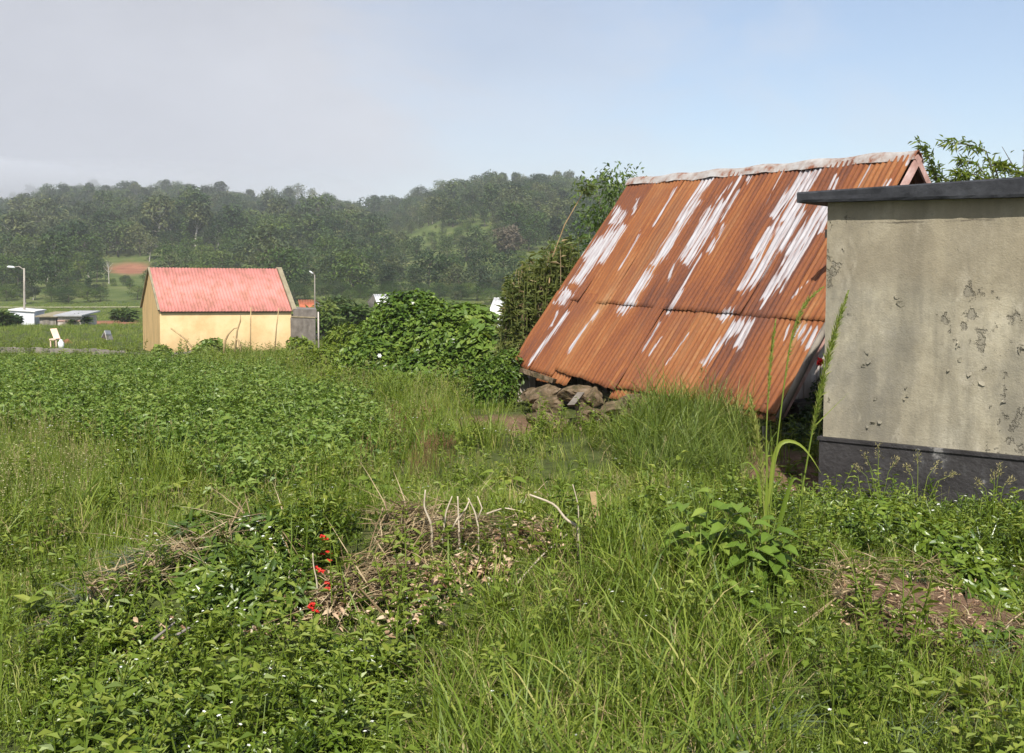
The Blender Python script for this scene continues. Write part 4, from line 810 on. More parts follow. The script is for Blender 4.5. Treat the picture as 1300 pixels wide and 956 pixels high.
# pale unpaved track along the foot of the hill
xs = np.linspace(-92, -30, 60); V_ = np.concatenate([np.stack([xs, np.full(60, y_) + np.sin(xs * .11) * 1.2, H(xs, np.full(60, y_) + np.sin(xs * .11) * 1.2) + .12], 1) for y_ in (158., 162.)])
M['track'] = rough_mat('pale_dry_track', [(.3, (.28, .26, .15)), (.7, (.42, .39, .25))], scale=.4)
tag(MB().add(V_, quads=[(k, k + 1, 61 + k, 60 + k) for k in range(59)]).obj('track', M['track']), kind='structure')
# odds and ends standing in the field
M['pale_pink'] = rough_mat('pale_pink_board', [(.3, (.66, .44, .33)), (.7, (.78, .58, .46))], scale=2.)
M['rusty'] = rough_mat('rusty_scrap', [(.3, (.14, .07, .04)), (.7, (.30, .15, .075))], scale=5.)
Y = 52; p = at(66, 431, Y); ch = empty('garden_chair', (p[0], p[1], h1(p[0], p[1])), 'pale pink high backed garden chair left out in the field', 'chair'); a = at(64, 417, Y); b = at(70, 432, Y)
part(MB().box(at(63.5, 417.5, Y + .3), at(71.5, 416.8, Y + .3) - at(63.5, 417.5, Y + .3), (0, .06, 0), at(68.5, 431, Y) - at(63.5, 417.5, Y + .3)), 'backrest', M['pale_pink'], ch)
part(MB().box(at(67.5, 431.2, Y), at(75.5, 431.2, Y) - at(67.5, 431.2, Y), (0, -.45, 0), (0, 0, .07)), 'seat', M['pale_pink'], ch)
for px_, dy__ in ((68, 0), (75, 0), (68, -.42), (75, -.42)): q_ = at(px_, 431.5, Y); part(MB().box((q_[0], q_[1] + dy__, h1(q_[0], q_[1]) - .05), (.05, 0, 0), (0, .05, 0), (0, 0, q_[2] - h1(q_[0], q_[1]) + .05)), 'leg', M['pale_pink'], ch)
q_ = at(77.5, 438, 51); gzz = h1(q_[0], q_[1]); tag(MB().tube([(q_[0], q_[1], gzz - .05), (q_[0], q_[1], gzz + .12), (q_[0], q_[1], gzz + .28), (q_[0], q_[1], gzz + .36), (q_[0], q_[1], gzz + .42)], [.13, .15, .14, .07, .06], n=10).obj('white_canister', M['lampwhite'], org=(q_[0], q_[1], gzz), smooth=True), 'white canister on the grass next to the pale pink chair', 'canister')
c = on_ground(85, 436); mb = stone_mb(c, (.38, .35, .3), 71, .7); o = mb.obj('scrap_heap', M['rusty'], smooth=False); o.location = c + np.array((0, 0, .1)); tag(o, 'rust brown scrap heap in grass right of the pink chair', 'scrap')
Y = 55; kd = empty('dog_kennel', on_ground(137, 431), 'small tent shaped kennel with a grey roof in the field', 'kennel')
pl, pr, ap = at(128.5, 429, Y), at(136, 431, Y - .3), at(133, 420.5, Y); bv = at(144, 431, Y + .9) - pr
part(MB().add([pl, pr, ap], tris=[(0, 1, 2)]), 'end_wall', M['dark_wood'], kd); part(MB().add([pl + bv, pr + bv, ap + bv * .8], tris=[(0, 2, 1)]), 'end_wall', M['dark_wood'], kd)
o = part(MB().add([pr + np.array((0, 0, -.02)), pr + bv, ap + bv * .85 + up * .02, ap + up * .02], quads=[(0, 1, 2, 3)]), 'side_panel', M['concrete'], kd); sm = o.modifiers.new('t', 'SOLIDIFY'); sm.thickness = .04
o = part(MB().add([ap + up * .05, ap + bv * .85 + up * .05, (ap + pr) / 2 + bv * .85 + up * .05, (ap + pr) / 2 + up * .05, pl + up * .04, pl + bv + up * .04], quads=[(0, 3, 2, 1), (0, 1, 5, 4)]), 'roof', M['tin_grey'], kd); sm = o.modifiers.new('t', 'SOLIDIFY'); sm.thickness = .03
# ================================================================ small plants: one source of each kind, strewn as stuff
M['grass'] = leaf_mat('grass_blades', [(0, (.066, .112, .010)), (.45, (.152, .215, .024)), (.8, (.255, .295, .052)), (1, (.46, .40, .16))], trans=.26, rough=.5, rnd=.45)
M['grass_y'] = leaf_mat('grass_yellowish', [(0, (.092, .150, .016)), (.5, (.185, .245, .036)), (1, (.40, .38, .13))], trans=.26, rough=.55, rnd=.4)
M['grass_lush'] = leaf_mat('grass_lush_blades', [(0, (.050, .085, .010)), (.5, (.130, .185, .028)), (.85, (.23, .27, .06)), (1, (.40, .36, .14))], trans=.26, rough=.5)
M['strap'] = leaf_mat('strap_leaves', [(0, (.05, .075, .035)), (.6, (.11, .14, .075)), (1, (.30, .26, .15))], trans=.24)
M['grass_dry'] = leaf_mat('grass_dead_blades', [(0, (.20, .15, .065)), (.5, (.36, .28, .13)), (1, (.52, .44, .24))], trans=.2, rough=.7)
M['seed'] = leaf_mat('grass_seedheads', [(0, (.17, .17, .055)), (.5, (.28, .25, .10)), (1, (.42, .36, .18))], trans=.2, rough=.8)
M['dock'] = leaf_mat('red_sorrel_seedheads', [(0, (.15, .08, .04)), (1, (.27, .16, .075))], trans=.2, rough=.8)
M['crop'] = leaf_mat('broad_crop_leaves', [(0, (.060, .115, .014)), (.5, (.130, .210, .032)), (1, (.23, .29, .060))], trans=.26, rough=.45, spec=.4)
M['weed'] = leaf_mat('weed_leaves', [(0, (.062, .105, .012)), (.5, (.145, .205, .024)), (1, (.25, .28, .05))], trans=.26, rough=.5)
M['gloss'] = leaf_mat('glossy_shrub_leaves', [(0, (.030, .062, .010)), (.45, (.088, .145, .018)), (.8, (.175, .235, .030)), (1, (.26, .30, .06))], trans=.26, rough=.33, spec=.5)
M['ivy'] = leaf_mat('ground_cover_leaves', [(0, (.056, .110, .010)), (.5, (.150, .220, .022)), (1, (.26, .31, .05))], trans=.26, rough=.36, spec=.5)
M['vine'] = leaf_mat('vine_leaves', [(0, (.042, .088, .010)), (.5, (.130, .205, .028)), (1, (.26, .32, .06))], trans=.26, rough=.45)
M['reed'] = leaf_mat('reedy_leaves', [(0, (.07, .10, .022)), (.5, (.17, .19, .05)), (1, (.32, .29, .11))], trans=.24, rough=.6)
M['white_petal'] = leaf_mat('white_petals', [(0, (.70, .70, .64)), (1, (.84, .84, .78))], trans=.2)
M['yellow_petal'] = leaf_mat('pale_yellow_petals', [(0, (.52, .48, .20)), (1, (.78, .74, .46))], trans=.2)
M['red_petal'] = leaf_mat('red_petals', [(0, (.50, .020, .012)), (1, (.72, .045, .025))], trans=.25)
M['litter'] = leaf_mat('dry_leaf_litter', [(0, (.26, .15, .085)), (.5, (.46, .31, .19)), (1, (.64, .50, .34))], trans=.15, rough=.75)
M['twig'] = rough_mat('bare_twigs', [(.3, (.36, .29, .20)), (.7, (.56, .48, .36))], scale=9.)
def disc(n, r): a = rng.uniform(0, 6.283, n); q = r * np.sqrt(rng.uniform(0, 1, n)); return np.stack([np.cos(a) * q, np.sin(a) * q, np.zeros(n)], 1)
def grass_clump(name, n, rad, h0, h1_, w, l0, l1, mat, seeds=0, smat='seed'):
    mb = MB(); P = disc(n, rad); mb.blades(P - np.array((0, 0, .03)), rng.uniform(h0, h1_, n), rng.uniform(0, 6.283, n), rng.uniform(l0, l1, n) ** 1.2, w * rng.uniform(.6, 1.3, n), v=np.clip(rng.normal(.42, .2, n), 0, 1))
    for k in range(seeds):
        b = disc(1, rad)[0]; h = rng.uniform(h1_ * .95, h1_ * 1.45); a = rng.uniform(0, 6.28); ln = rng.uniform(.05, .3) * h; t = np.array((math.cos(a) * ln, math.sin(a) * ln, h)); mid = t * np.array((.35, .35, .55))
        mb.tube([b, b + mid, b + t * np.array((1, 1, .985))], [.0018, .0015, .001], n=3, m=1, v=.3, cap=False); q = 12; s = rng.uniform(.0, 1, q)[:, None]; pp = b + mid + (t - mid) * (.55 + .5 * s)
        mb.leaves(pp, rdir(q) * .6 + np.array((0, 0, 1)), rdir(q), .022 * rng.uniform(.6, 1.4, q), .006, m=1, v=rng.uniform(0, 1, q))
    return mb.obj(name, [M[mat], M[smat]], link=False)
def leafy(name, stems, h0, h1_, per, L_, W_, mat, spread=.1, lean=.25, wide=.45, six=False, up_=.35, droop=.25, top=0.):
    mb = MB()
    for k in range(stems):
        b = disc(1, spread)[0]; h = rng.uniform(h0, h1_); a = rng.uniform(0, 6.28); t = b + np.array((math.cos(a) * lean * h, math.sin(a) * lean * h, h)); mb.tube([b - np.array((0, 0, .04)), (b + t) / 2 + np.array((0, 0, h * .06)), t], [.004, .003, .0015], n=3, v=.45, cap=False)
        s = (np.arange(per) + .5) / per; s = s ** (.6 if top else .8); P = b + (t - b) * s[:, None]; ph = np.arange(per) * 2.4 + a; D = np.stack([np.cos(ph), np.sin(ph), np.full(per, up_) + rng.normal(0, .25, per) + top * s], 1)
        Nn = np.stack([-np.cos(ph) * .4, -np.sin(ph) * .4, np.ones(per)], 1) + rng.normal(0, .3, (per, 3)); l = L_ * rng.uniform(.65, 1.25, per) * (1.1 - .35 * s); v = np.clip(rng.normal(.35, .15, per) + .3 * s, 0, 1)
        (mb.leaves6 if six else mb.leaves)(P, D, Nn, l, l * W_ / L_, droop=droop, v=v)
    return mb.obj(name, [M[mat]], link=False)
def flowers(name, n, rad, h0, h1_, size, mat, stem='grass', petals=5):
    mb = MB()
    for k in range(n):
        b = disc(1, rad)[0]; h = rng.uniform(h0, h1_); t = b + np.array((rng.normal(0, .04), rng.normal(0, .04), h)); mb.tube([b, t], [.0016, .0012], n=3, m=1, v=.4, cap=False)
        a = np.arange(petals) * 6.283 / petals; mb.leaves(np.repeat(t[None], petals, 0), np.stack([np.cos(a), np.sin(a), np.full(petals, .35)], 1), np.tile((0, 0, 1.), (petals, 1)), size, size * .8, v=rng.uniform(0, 1))
    return mb.obj(name, [M[mat], M[stem]], link=False)
def lying(name, n, rad, L_, W_, mat, z=.03, straw=True):
    mb = MB(); P = disc(n, rad); P[:, 2] = rng.uniform(0, z, n); a = rng.uniform(0, 6.28, n)
    if straw: mb.blades(P * 1., rng.uniform(.02, .09, n), a, rng.uniform(3, 8, n) * L_ * 6, W_, v=rng.uniform(0, 1, n))
    D = np.stack([np.cos(a), np.sin(a), rng.normal(.1, .22, n)], 1); mb.leaves6(P, D, rdir(n) * .5 + np.array((0, 0, 1)), L_ * rng.uniform(.6, 1.4, n), W_ * rng.uniform(.7, 1.3, n), fold=rng.uniform(-.3, .5), droop=rng.uniform(-.2, .5, n), v=rng.uniform(0, 1, n))
    return mb.obj(name, [M[mat]], link=False)
G_fine = [grass_clump('grass_clump', 30, .13, .14, .34, .0062, .25, .95, 'grass') for _ in range(3)]
G_seed = [grass_clump('grass_clump', 22, .12, .18, .38, .006, .2, .9, 'grass_y', seeds=2) for _ in range(2)]
G_long = [grass_clump('grass_clump', 26, .12, .30, .62, .0085, .35, 1.25, 'grass') for _ in range(3)]
G_far = [grass_clump('grass_clump', 44, .38, .18, .42, .014, .2, .8, 'grass') for _ in range(2)] + [grass_clump('grass_clump', 44, .38, .18, .42, .014, .2, .8, 'grass_y', seeds=1)]
G_tuft = [grass_clump('grass_clump', 64, .15, .26, .58, .0048, .35, 1.2, 'grass_lush') for _ in range(2)]
G_strap = [grass_clump('grass_clump', 16, .10, .22, .42, .014, 1.0, 2.2, m_) for m_ in ('strap', 'straw')]
G_dry = [grass_clump('grass_clump', 12, .16, .20, .46, .0045, .3, 1.2, 'grass_dry') for _ in range(2)]
G_sorrel = [grass_clump('grass_clump', 14, .14, .18, .36, .006, .2, .8, 'grass', seeds=9, smat='dock')]
def num(objs, base):
    for k, o in enumerate(objs): o.name = 'plant_kind_%s_%03d' % (base, k)
    for k, o in enumerate(objs): o.name = '%s.%03d' % (base, k + 1)
    return objs
c_grass = coll('grass_kinds', num(G_fine + G_seed + G_long + G_far + G_sorrel + G_dry + G_tuft + G_strap, 'grass_clump'))      # 0-2 fine, 3-4 seed, 5-7 long, 8-10 far, 11 sorrel
c_crop = coll('crop_kinds', num([leafy('crop_plant', 9, .08, .24, 7, .064, .044, 'crop', .12, .5, wide=.4, up_=.1) for _ in range(3)], 'crop_plant'))
c_weed = coll('weed_kinds', num([leafy('weed_plant', 5, .16, .36, 12, .055, .026, 'weed', .10, .3) for _ in range(2)] + [leafy('weed_plant', 4, .07, .13, 5, .10, .036, 'weed', .06, .5, six=True, up_=.5) for _ in range(2)], 'weed_plant'))
c_sprig = coll('sprig_kinds', num([leafy('shrub_sprig', 6, .10, .22, 16, .060, .019, 'gloss', .10, .7, six=True, up_=.45, top=.8) for _ in range(3)] + [leafy('shrub_sprig', 7, .05, .12, 9, .038, .021, 'ivy', .14, .8, up_=.3) for _ in range(3)], 'shrub_sprig'))
c_straw = coll('straw_kinds', num([lying('straw_wisp', 34, .15, .17, .006, 'straw', .07) for _ in range(3)], 'straw_wisp'))
c_litter = coll('litter_kinds', num([lying('dry_leaf', 30, .12, .042, .017, 'litter', .05, False) for _ in range(3)], 'dry_leaf'))
c_flower = coll('flower_kinds', num([flowers('wild_flower', 4, .12, .12, .24, .008, 'white_petal'), flowers('wild_flower', 14, .16, .16, .32, .0065, 'yellow_petal'), flowers('wild_flower', 3, .08, .10, .20, .009, 'white_petal')], 'wild_flower'))

def field_pts(d0, d1, sp, um=.60, mx=1.2):
    out = []
    d = d0
    while d < d1:
        w_ = d * um + mx; n = int(2 * w_ / sp); out.append(np.stack([(np.arange(n) + rng.uniform(0, 1, n)) / n * 2 * w_ - w_, d + rng.uniform(0, sp, n)], 1)); d += sp
    P = np.concatenate(out); z = H(P[:, 0], P[:, 1]); P = np.concatenate([P, z[:, None]], 1); px, py = proj(P); return P, px, py
gloc = np.array((2.474, 8.5))
def clear_of_huts(P, m=.05):
    """False inside the footprints of the buildings"""
    q = P[:, :2] - o0[:2]; a = q @ gx[:2]; b = q @ gb[:2]; ok = ~((a > -m) & (a < WL + m) & (b > -m) & (b < WD + m))
    q = P[:, :2] - El[:2]; e = (Er - El)[:2]; a = q @ e / (e @ e); b = q @ gdir[:2] * -1; ok &= ~((a > .0) & (a < 1.0) & (b > .25) & (b < 2 * back_run))
    q = P[:, :2] - A0[:2]; a = q @ dx_[:2]; b = q @ dy_[:2]; ok &= ~((a > -.1) & (a < HL + .1) & (b > -.1) & (b < HD + .1)); return ok
nz_ = lambda P, s, k: fbm(P[:, 0] * s, P[:, 1] * s, k)
crop_poly = [(-300, 448), (205, 455), (320, 474), (430, 505), (440, 600), (330, 618), (230, 590), (110, 545), (-300, 522)]
flower_poly = [(-300, 525), (105, 552), (120, 640), (70, 690), (-300, 700)]
long_poly = [(560, 745), (690, 705), (860, 690), (960, 725), (1000, 1100), (500, 1100)]
tuft_poly = [(812, 545), (870, 520), (965, 540), (985, 600), (940, 640), (825, 640), (800, 600)]
heap_poly = [(30, 1100), (40, 850), (70, 800), (140, 742), (230, 705), (340, 668), (480, 655), (620, 665), (740, 660), (850, 655), (905, 700), (860, 720), (700, 715), (560, 765), (540, 880), (520, 1100)]
heapm = lambda P: 1. * inpoly(*[a + b for a, b in zip(proj(P), (nz_(P, 1.3, 61) * 50, nz_(P, 1.3, 62) * 40))], heap_poly) * (P[:, 1] < 8)
heapm_ = lambda P: gauss(P[:, 0], P[:, 1], -.35, 6.15, 1.35, .75, .12) + gauss(P[:, 0], P[:, 1], -1.55, 5.4, .9, .62, .75)
ivym = lambda P: gauss(P[:, 0], P[:, 1], 2.5, 6.75, 1.0, .6, -.25)
U_ = lambda P: rng.uniform(size=len(P))
def segd(px, py, x0, y0, x1, y1, w_):
    dx, dy = x1 - x0, y1 - y0; t = np.clip(((px - x0) * dx + (py - y0) * dy) / (dx * dx + dy * dy), 0, 1); d = np.hypot(px - x0 - t * dx, (py - y0 - t * dy) * 1.3); return np.exp(-(d / w_) ** 2)
def lit_m(px, py): return np.maximum.reduce([np.exp(-(((px - 545) / 66) ** 2 + ((py - 770) / 38) ** 2)), np.exp(-(((px - 668) / 44) ** 2 + ((py - 692) / 18) ** 2)), np.exp(-(((px - 415) / 40) ** 2 + ((py - 752) / 28) ** 2)), np.exp(-(((px - 600) / 66) ** 2 + ((py - 733) / 22) ** 2)), segd(px, py, 330, 805, 430, 770, 22)])
def str_m(px, py): return np.maximum.reduce([segd(px, py, 190, 732, 335, 662, 15), segd(px, py, 400, 770, 500, 715, 20), segd(px, py, 500, 715, 625, 662, 19), segd(px, py, 520, 668, 700, 664, 14)])
gP, gI, gS = [], [], []; cP, cS = [], []; wP, wI, wS = [], [], []; sP, sI, sS = [], [], []; fP, fI, fS = [], [], []; tP, tS = [], []; lP, lS = [], []
for d0, d1, sp in ((2.6, 6.2, .088), (6.2, 9, .115), (9, 20, .185), (20, 46, .36), (46, 176, 1.05)):
    P, px, py = field_pts(d0, d1, sp); ok = clear_of_huts(P); D = P[:, 1]; n = len(P)
    ea = earth_amt(P[:, 0], P[:, 1]); ra = red_amt(P[:, 0], P[:, 1]); hm_ = heapm(P); im_ = ivym(P)
    crop = inpoly(px + nz_(P, .5, 4) * 110 + rng.normal(0, 22, n), py + nz_(P, .5, 14) * 40 + rng.normal(0, 9, n), crop_poly) & (D < 46)
    flw = inpoly(px + nz_(P, .9, 5) * 40, py, flower_poly); lng = inpoly(px + nz_(P, 1.2, 6) * 60, py + nz_(P, 1.2, 16) * 30, long_poly); tuft = inpoly(px, py, tuft_poly) & (D > 8.8) & (D < 13)
    patch = nz_(P, .55, 41); fine_ = nz_(P, 1.7, 43)
    # ---- grass
    dens = np.where(crop, .42, .95) * (1 - ea * .93) * (1 - ra); dens = np.where(hm_ > .32, dens * .20, dens); dens = np.where(im_ > .35, dens * .12, dens); dens = np.where(lng, 1.0, dens); bare0 = (np.maximum(lit_m(px, py), str_m(px, py)) + fine_ * .4 > .42) & (D < 9); bare1 = (np.maximum.reduce([lit_m(px, py - 22), str_m(px, py - 22), str_m(px, py - 46), lit_m(px, py - 46)]) > .4) & (D < 9); dens = np.where(bare0, dens * .15, dens); dens = np.where((px > 655) & (px < 800) & (D > 11.5) & (D < 15.5), dens * .6, dens)
    k = ok & (U_(P) < dens)
    I = rng.integers(0, 3, n); I = np.where(U_(P) < np.where(D < 9, .04, .12 + .3 * (fine_ > .08)), rng.integers(3, 5, n), I); I = np.where(flw & (U_(P) < .75), rng.integers(3, 5, n), I); I = np.where(lng & (U_(P) < .75), rng.integers(5, 8, n), I); I = np.where((patch > .12) & (U_(P) < .5), rng.integers(5, 8, n), I)
    sor = np.exp(-(((px - 540) / 50) ** 2 + ((py - 592) / 20) ** 2)); I = np.where((U_(P) < sor * .6) & (D < 20), 11, I)
    I = np.where((U_(P) < np.where(D < 9, .14, .09)) & (D < 20), rng.integers(12, 14, n), I)
    I = np.where(tuft & (U_(P) < .78), rng.integers(14, 16, n), I); I = np.where(lng & (U_(P) < .19), rng.integers(12, 14, n), I)
    I = np.where((px > 950) & (D < 6.2) & (U_(P) < .25), rng.choice([12, 13, 16, 5, 6], n), I)
    strap = segd(px, py, 60, 800, 150, 742, 20) + segd(px, py, 150, 742, 250, 700, 16) > .45; I = np.where(strap & (D < 9), rng.integers(16, 18, n), I)
    if d0 >= 20: I = np.where(patch > .03, 10, rng.integers(8, 10, n))
    s = rng.uniform(.75, 1.3, n) * (1 + patch * .6); s = np.where(tuft, s * 1.15, s); s = np.where((D < 9) & (hm_ > .25) & ~lng, s * .75, s); s = np.where(lng & (D < 6), s * .82, s); s = np.where(flw, s * .9, s); s = np.where(crop, s * .7, s)
    s = np.where((D > 12) & (D < 20) & ~crop, s * 1.1, s)
    if d0 >= 46: s = s * rng.uniform(.6, 1.0, n)
    s = np.where((D > 33) & (D < 46) & (px < 250), s * .4, s)
    s = np.where((D < 9) & ~lng, s * .70, s); s = np.where((D < 6.2) & (px < 560), s * .72, s); s = np.where((px > 985) & (D < 9), s * .62, s); s = np.where(bare1 & ~bare0, s * .55, s)
    s = np.where((px > 640) & (px < 800) & (D > 11) & (D < 15.5), s * .42, s); s = np.where((px > 560) & (px < 760) & (D > 7.5) & (D <= 10.5), s * .8, s); s = np.where((D > 9) & (D < 20) & ~tuft, s * .72, s); s = np.where((D >= 20) & (D < 46), s * .8, s)
    gP.append(P[k]); gI.append(I[k]); gS.append(s[k])
    # ---- the crop
    if d0 < 46:
        k = ok & crop & (U_(P) < (.95 if d0 < 20 else 1.)); cP.append(P[k]); cS.append((rng.uniform(.8, 1.3, n) * (1.0 if d0 < 9 else 1.25 if d0 < 20 else 1.5) * np.where(D > 33, .42, 1))[k])
        # ---- leafy weeds
        wd = np.where(fine_ + patch > .12, .26, .05) * np.where(D < 9, .4, 1) * np.where(bare0 | bare1, 0, 1) * np.where(crop, .25, 1) * (1 - ea * .8); wd = np.where((px > 960) & (D < 6.2), .12 * (1 - ea), wd); wd = np.where(lng, .06, wd); wd = np.where((hm_ > .3) | (im_ > .35), .10, wd); wd = np.where(flw, .05, wd)
        k = ok & (U_(P) < wd); I = np.where(U_(P) < .8, rng.integers(0, 2, n), rng.integers(2, 4, n)); wP.append(P[k]); wI.append(I[k]); wS.append((rng.uniform(.7, 1.3, n) * (1.0 if d0 < 20 else 1.7))[k])
    if d0 < 20:
        # ---- cuttings and creepers over the heap, low shrub
        crest = (px > 440) & (px < 780) & (D > 5.3) & (D < 7.8); glo = np.exp(-(((px - 330) / 95) ** 2 + ((py - 720) / 75) ** 2)); a = (hm_ > .30)
        lit = lit_m(px, py); st_ = str_m(px, py); bare = bare0
        lit0 = 0 and np.maximum.reduce([np.exp(-(((px - 545) / 55) ** 2 + ((py - 765) / 34) ** 2)), np.exp(-(((px - 668) / 38) ** 2 + ((py - 690) / 16) ** 2)), np.exp(-(((px - 420) / 28) ** 2 + ((py - 745) / 22) ** 2)), np.exp(-(((px - 590) / 50) ** 2 + ((py - 730) / 18) ** 2)), .8 * np.exp(-(((px - 385) / 40) ** 2 + ((py - 790) / 16) ** 2))])
        st0 = 0 and np.maximum.reduce([np.exp(-(((px - 255 - (690 - py) * 1.4) / 48) ** 2 + ((py - 682) / 22) ** 2)), np.exp(-(((px - 480 + (py - 705) * 1.3) / 55) ** 2 + ((py - 705) / 34) ** 2)), .9 * np.exp(-(((px - 580) / 60) ** 2 + ((py - 655) / 12) ** 2))])
        k = ok & (a | (im_ > .33) | (hm_ > 2)) & (U_(P) < np.where(bare, .10, .95)); I = np.where(U_(P) < np.clip(glo * 1.5, .06, 1), rng.integers(0, 3, n), rng.integers(3, 6, n)); I = np.where((im_ > .33) & (U_(P) < .55), rng.integers(0, 3, n), I)
        sP.append(P[k]); sI.append(I[k]); sS.append((rng.uniform(.6, 1.05, n) * np.where(bare1 | crest, .45, 1))[k])
        k = ok & (U_(P) < np.clip(lit * 2.0 - .4 + nz_(P, 5, 53) * 1.8, 0, .85) * (hm_ > .05)); lP.append(P[k]); lS.append(rng.uniform(.8, 1.3, n)[k])
        e2 = (ea > .4) & (D < 6.5); k = e2 & (U_(P) < .2); lP.append(P[k]); lS.append(rng.uniform(.5, .9, n)[k])
        k = ok & ((U_(P) < np.clip(st_ * 2.2 - .42 + nz_(P, 5, 55) * 1.5, 0, .72) * (hm_ > .05)) | (e2 & (U_(P) < .022))); tP.append(P[k]); tS.append(rng.uniform(.7, 1.3, n)[k])
        # ---- fine creeper filling the gaps between the grasses close by
        k = ok & (D < 9) & (U_(P) < .55 * (1 - ea)) & (hm_ < .3); sP.append(P[k]); sI.append(rng.integers(3, 6, n)[k]); sS.append((rng.uniform(.4, .7, n))[k])
        # ---- small flowers
        k = ok & (U_(P) < np.where(flw, .55, np.where(D > 9, .022, .02)) * (1 - ea)); I = np.where(flw, np.where(U_(P) < .85, 1, 0), np.where(U_(P) < .6, 0, 2)); fP.append(P[k]); fI.append(I[k]); fS.append(rng.uniform(.8, 1.25, n)[k])
cat_ = np.concatenate
def put(name, Ps, S, I, c, label, cat, tilt=.12):
    P = cat_(Ps); S = cat_(S); n = len(P); I = cat_(I) if isinstance(I, list) else rng.integers(0, I, n); scatter(name, P, rots(n, tilt), scl1(S), I, c, label=label, cat=cat); print(name, n)
put('grass', gP, gS, gI, c_grass, 'uneven green grass over the whole foreground and field', 'grass')
put('field_crop', cP, cS, 3, c_crop, 'low broad leaved crop covering the left of the field', 'crop')
put('leafy_weeds', wP, wS, wI, c_weed, 'leafy green weeds growing in patches through the grass', 'weeds')
put('heap_cuttings', sP, sS, sI, c_sprig, 'fresh green cuttings and creepers covering the foreground heap', 'cuttings', .3)
put('dry_straw', tP, tS, 3, c_straw, 'pale dry straw strewn over the foreground heap', 'straw', .25)
put('dry_leaf_litter', lP, lS, 3, c_litter, 'pale brown dry leaves scattered on the foreground heap', 'dry leaves', .3)
put('wild_flowers', fP, fS, fI, c_flower, 'tiny white and yellow wild flowers in the grass', 'flowers')

# ================================================================ bushes, trees and single plants
def blob_bush(name, label, cat, lobes, n, L_, W_, mat, depth=.4, six=False, stem_mat='bark', up_=.35, flowers_=0, group=None, v0=.42, drop=.2, extra=None):
    """lobes: (centre, radii); leaves sit in the outer shell of every lobe, denser outside, and point out and up"""
    base = np.array(lobes[0][0]); base = np.array((base[0], base[1], h1(base[0], base[1]))); mb = MB(); sts = []; vol = np.array([np.prod(r_) ** .67 for _, r_ in lobes]); cnt = (n * vol / vol.sum()).astype(int)
    for (c, r_), m_ in zip(lobes, cnt):
        c, r_ = np.array(c), np.array(r_); d = rdir(m_); d[:, 2] = np.abs(d[:, 2]) * 1.0 - .25 * rng.uniform(size=m_); d = unit(d); k = 1 - depth * rng.uniform(0, 1, m_) ** 1.6; lump = 1 + .32 * fbm(d[:, 0] * 2.6 + c[0] * 3, d[:, 1] * 2.6 + d[:, 2] * 2.1, 77) + .22 * fbm(d[:, 0] * 7 + c[0], d[:, 2] * 7 + d[:, 1] * 5, 78)
        P = c + d * r_ * (k * lump)[:, None]; gz = H(P[:, 0], P[:, 1]); P[:, 2] = np.maximum(P[:, 2], gz + .02); Nn = unit(d * .8 + np.array((0, 0, .6)) + rng.normal(0, .4, (m_, 3))); D = unit(np.cross(rdir(m_), Nn) + d * .35 + np.array((0, 0, -drop)))
        vv = np.clip(v0 + rng.normal(0, .16, m_) + .9 * fbm(d[:, 0] * 3 + c[0], d[:, 2] * 3 + d[:, 1], 81), 0, 1); l = L_ * rng.uniform(.55, 1.35, m_); (mb.leaves6 if six else mb.leaves)(P, D, Nn, l, l * W_ / L_, v=vv)
        st = MB()
        for q in range(7):
            e = c + rdir(1)[0] * r_ * .8 * np.array((1, 1, .8)); st.tube([np.array((c[0], c[1], h1(c[0], c[1]) - .1)), (np.array((c[0], c[1], c[2])) + e) / 2, e], np.array([.03, .018, .006]) * max(.25, min(1, r_[2])), n=4)
        sts.append(st)
    for m_ in [mb] + sts: m_.V = [x - base for x in m_.V]
    r0 = empty(name, base, label, cat, group); [st.obj('stems', M[stem_mat], r0) for st in sts]; mb.obj('foliage', M[mat], r0)
    for k in range(flowers_):
        c, r_ = lobes[rng.integers(0, len(lobes))]; d = unit(np.array((rng.uniform(-.7, .7), -1, rng.uniform(-.1, .8)))); p = np.array(c) + d * np.array(r_) * 1.08; f = MB(); a = np.arange(6) * 1.047; e1 = unit(np.cross(d, up)); e2 = np.cross(e1, d)
        f.leaves(np.repeat((p - base)[None], 6, 0), np.cos(a)[:, None] * e1 + np.sin(a)[:, None] * e2 + d * .4, np.repeat(d[None], 6, 0), .05, .05, v=.7); f.obj('flower', M['white_petal'], r0)
    return r0
def lobe(px_, py_, Y, rx_px, rz_px, ry=None): c = at(px_, py_, Y); s = Y / F; return (c, (rx_px * s, (ry if ry else rx_px * s * .8), rz_px * s))
blob_bush('vine_covered_bush', 'dark vine covered bush with broad leaves and white blooms left of the rusty roof', 'bush', [lobe(525, 445, 22, 62, 62), lobe(490, 440, 22.5, 42, 42), lobe(560, 440, 21.5, 48, 46), lobe(470, 462, 21, 40, 34), lobe(540, 480, 20.6, 60, 34), lobe(600, 470, 20.6, 42, 44), lobe(505, 420, 22.5, 36, 48), lobe(600, 500, 19.5, 44, 30), lobe(545, 505, 19.5, 60, 26), lobe(470, 490, 20, 44, 26), lobe(530, 412, 22.5, 44, 44)], 36000, .105, .07, 'vine', .55, True, flowers_=7, v0=.55)
blob_bush('pale_vine_bush', 'bright green vine mound just left of the reedy bush', 'bush', [lobe(596, 424, 22.5, 34, 34), lobe(578, 436, 21.6, 36, 36), lobe(612, 450, 20.5, 30, 34)], 4200, .19, .16, 'crop', .35, True, v0=.62)
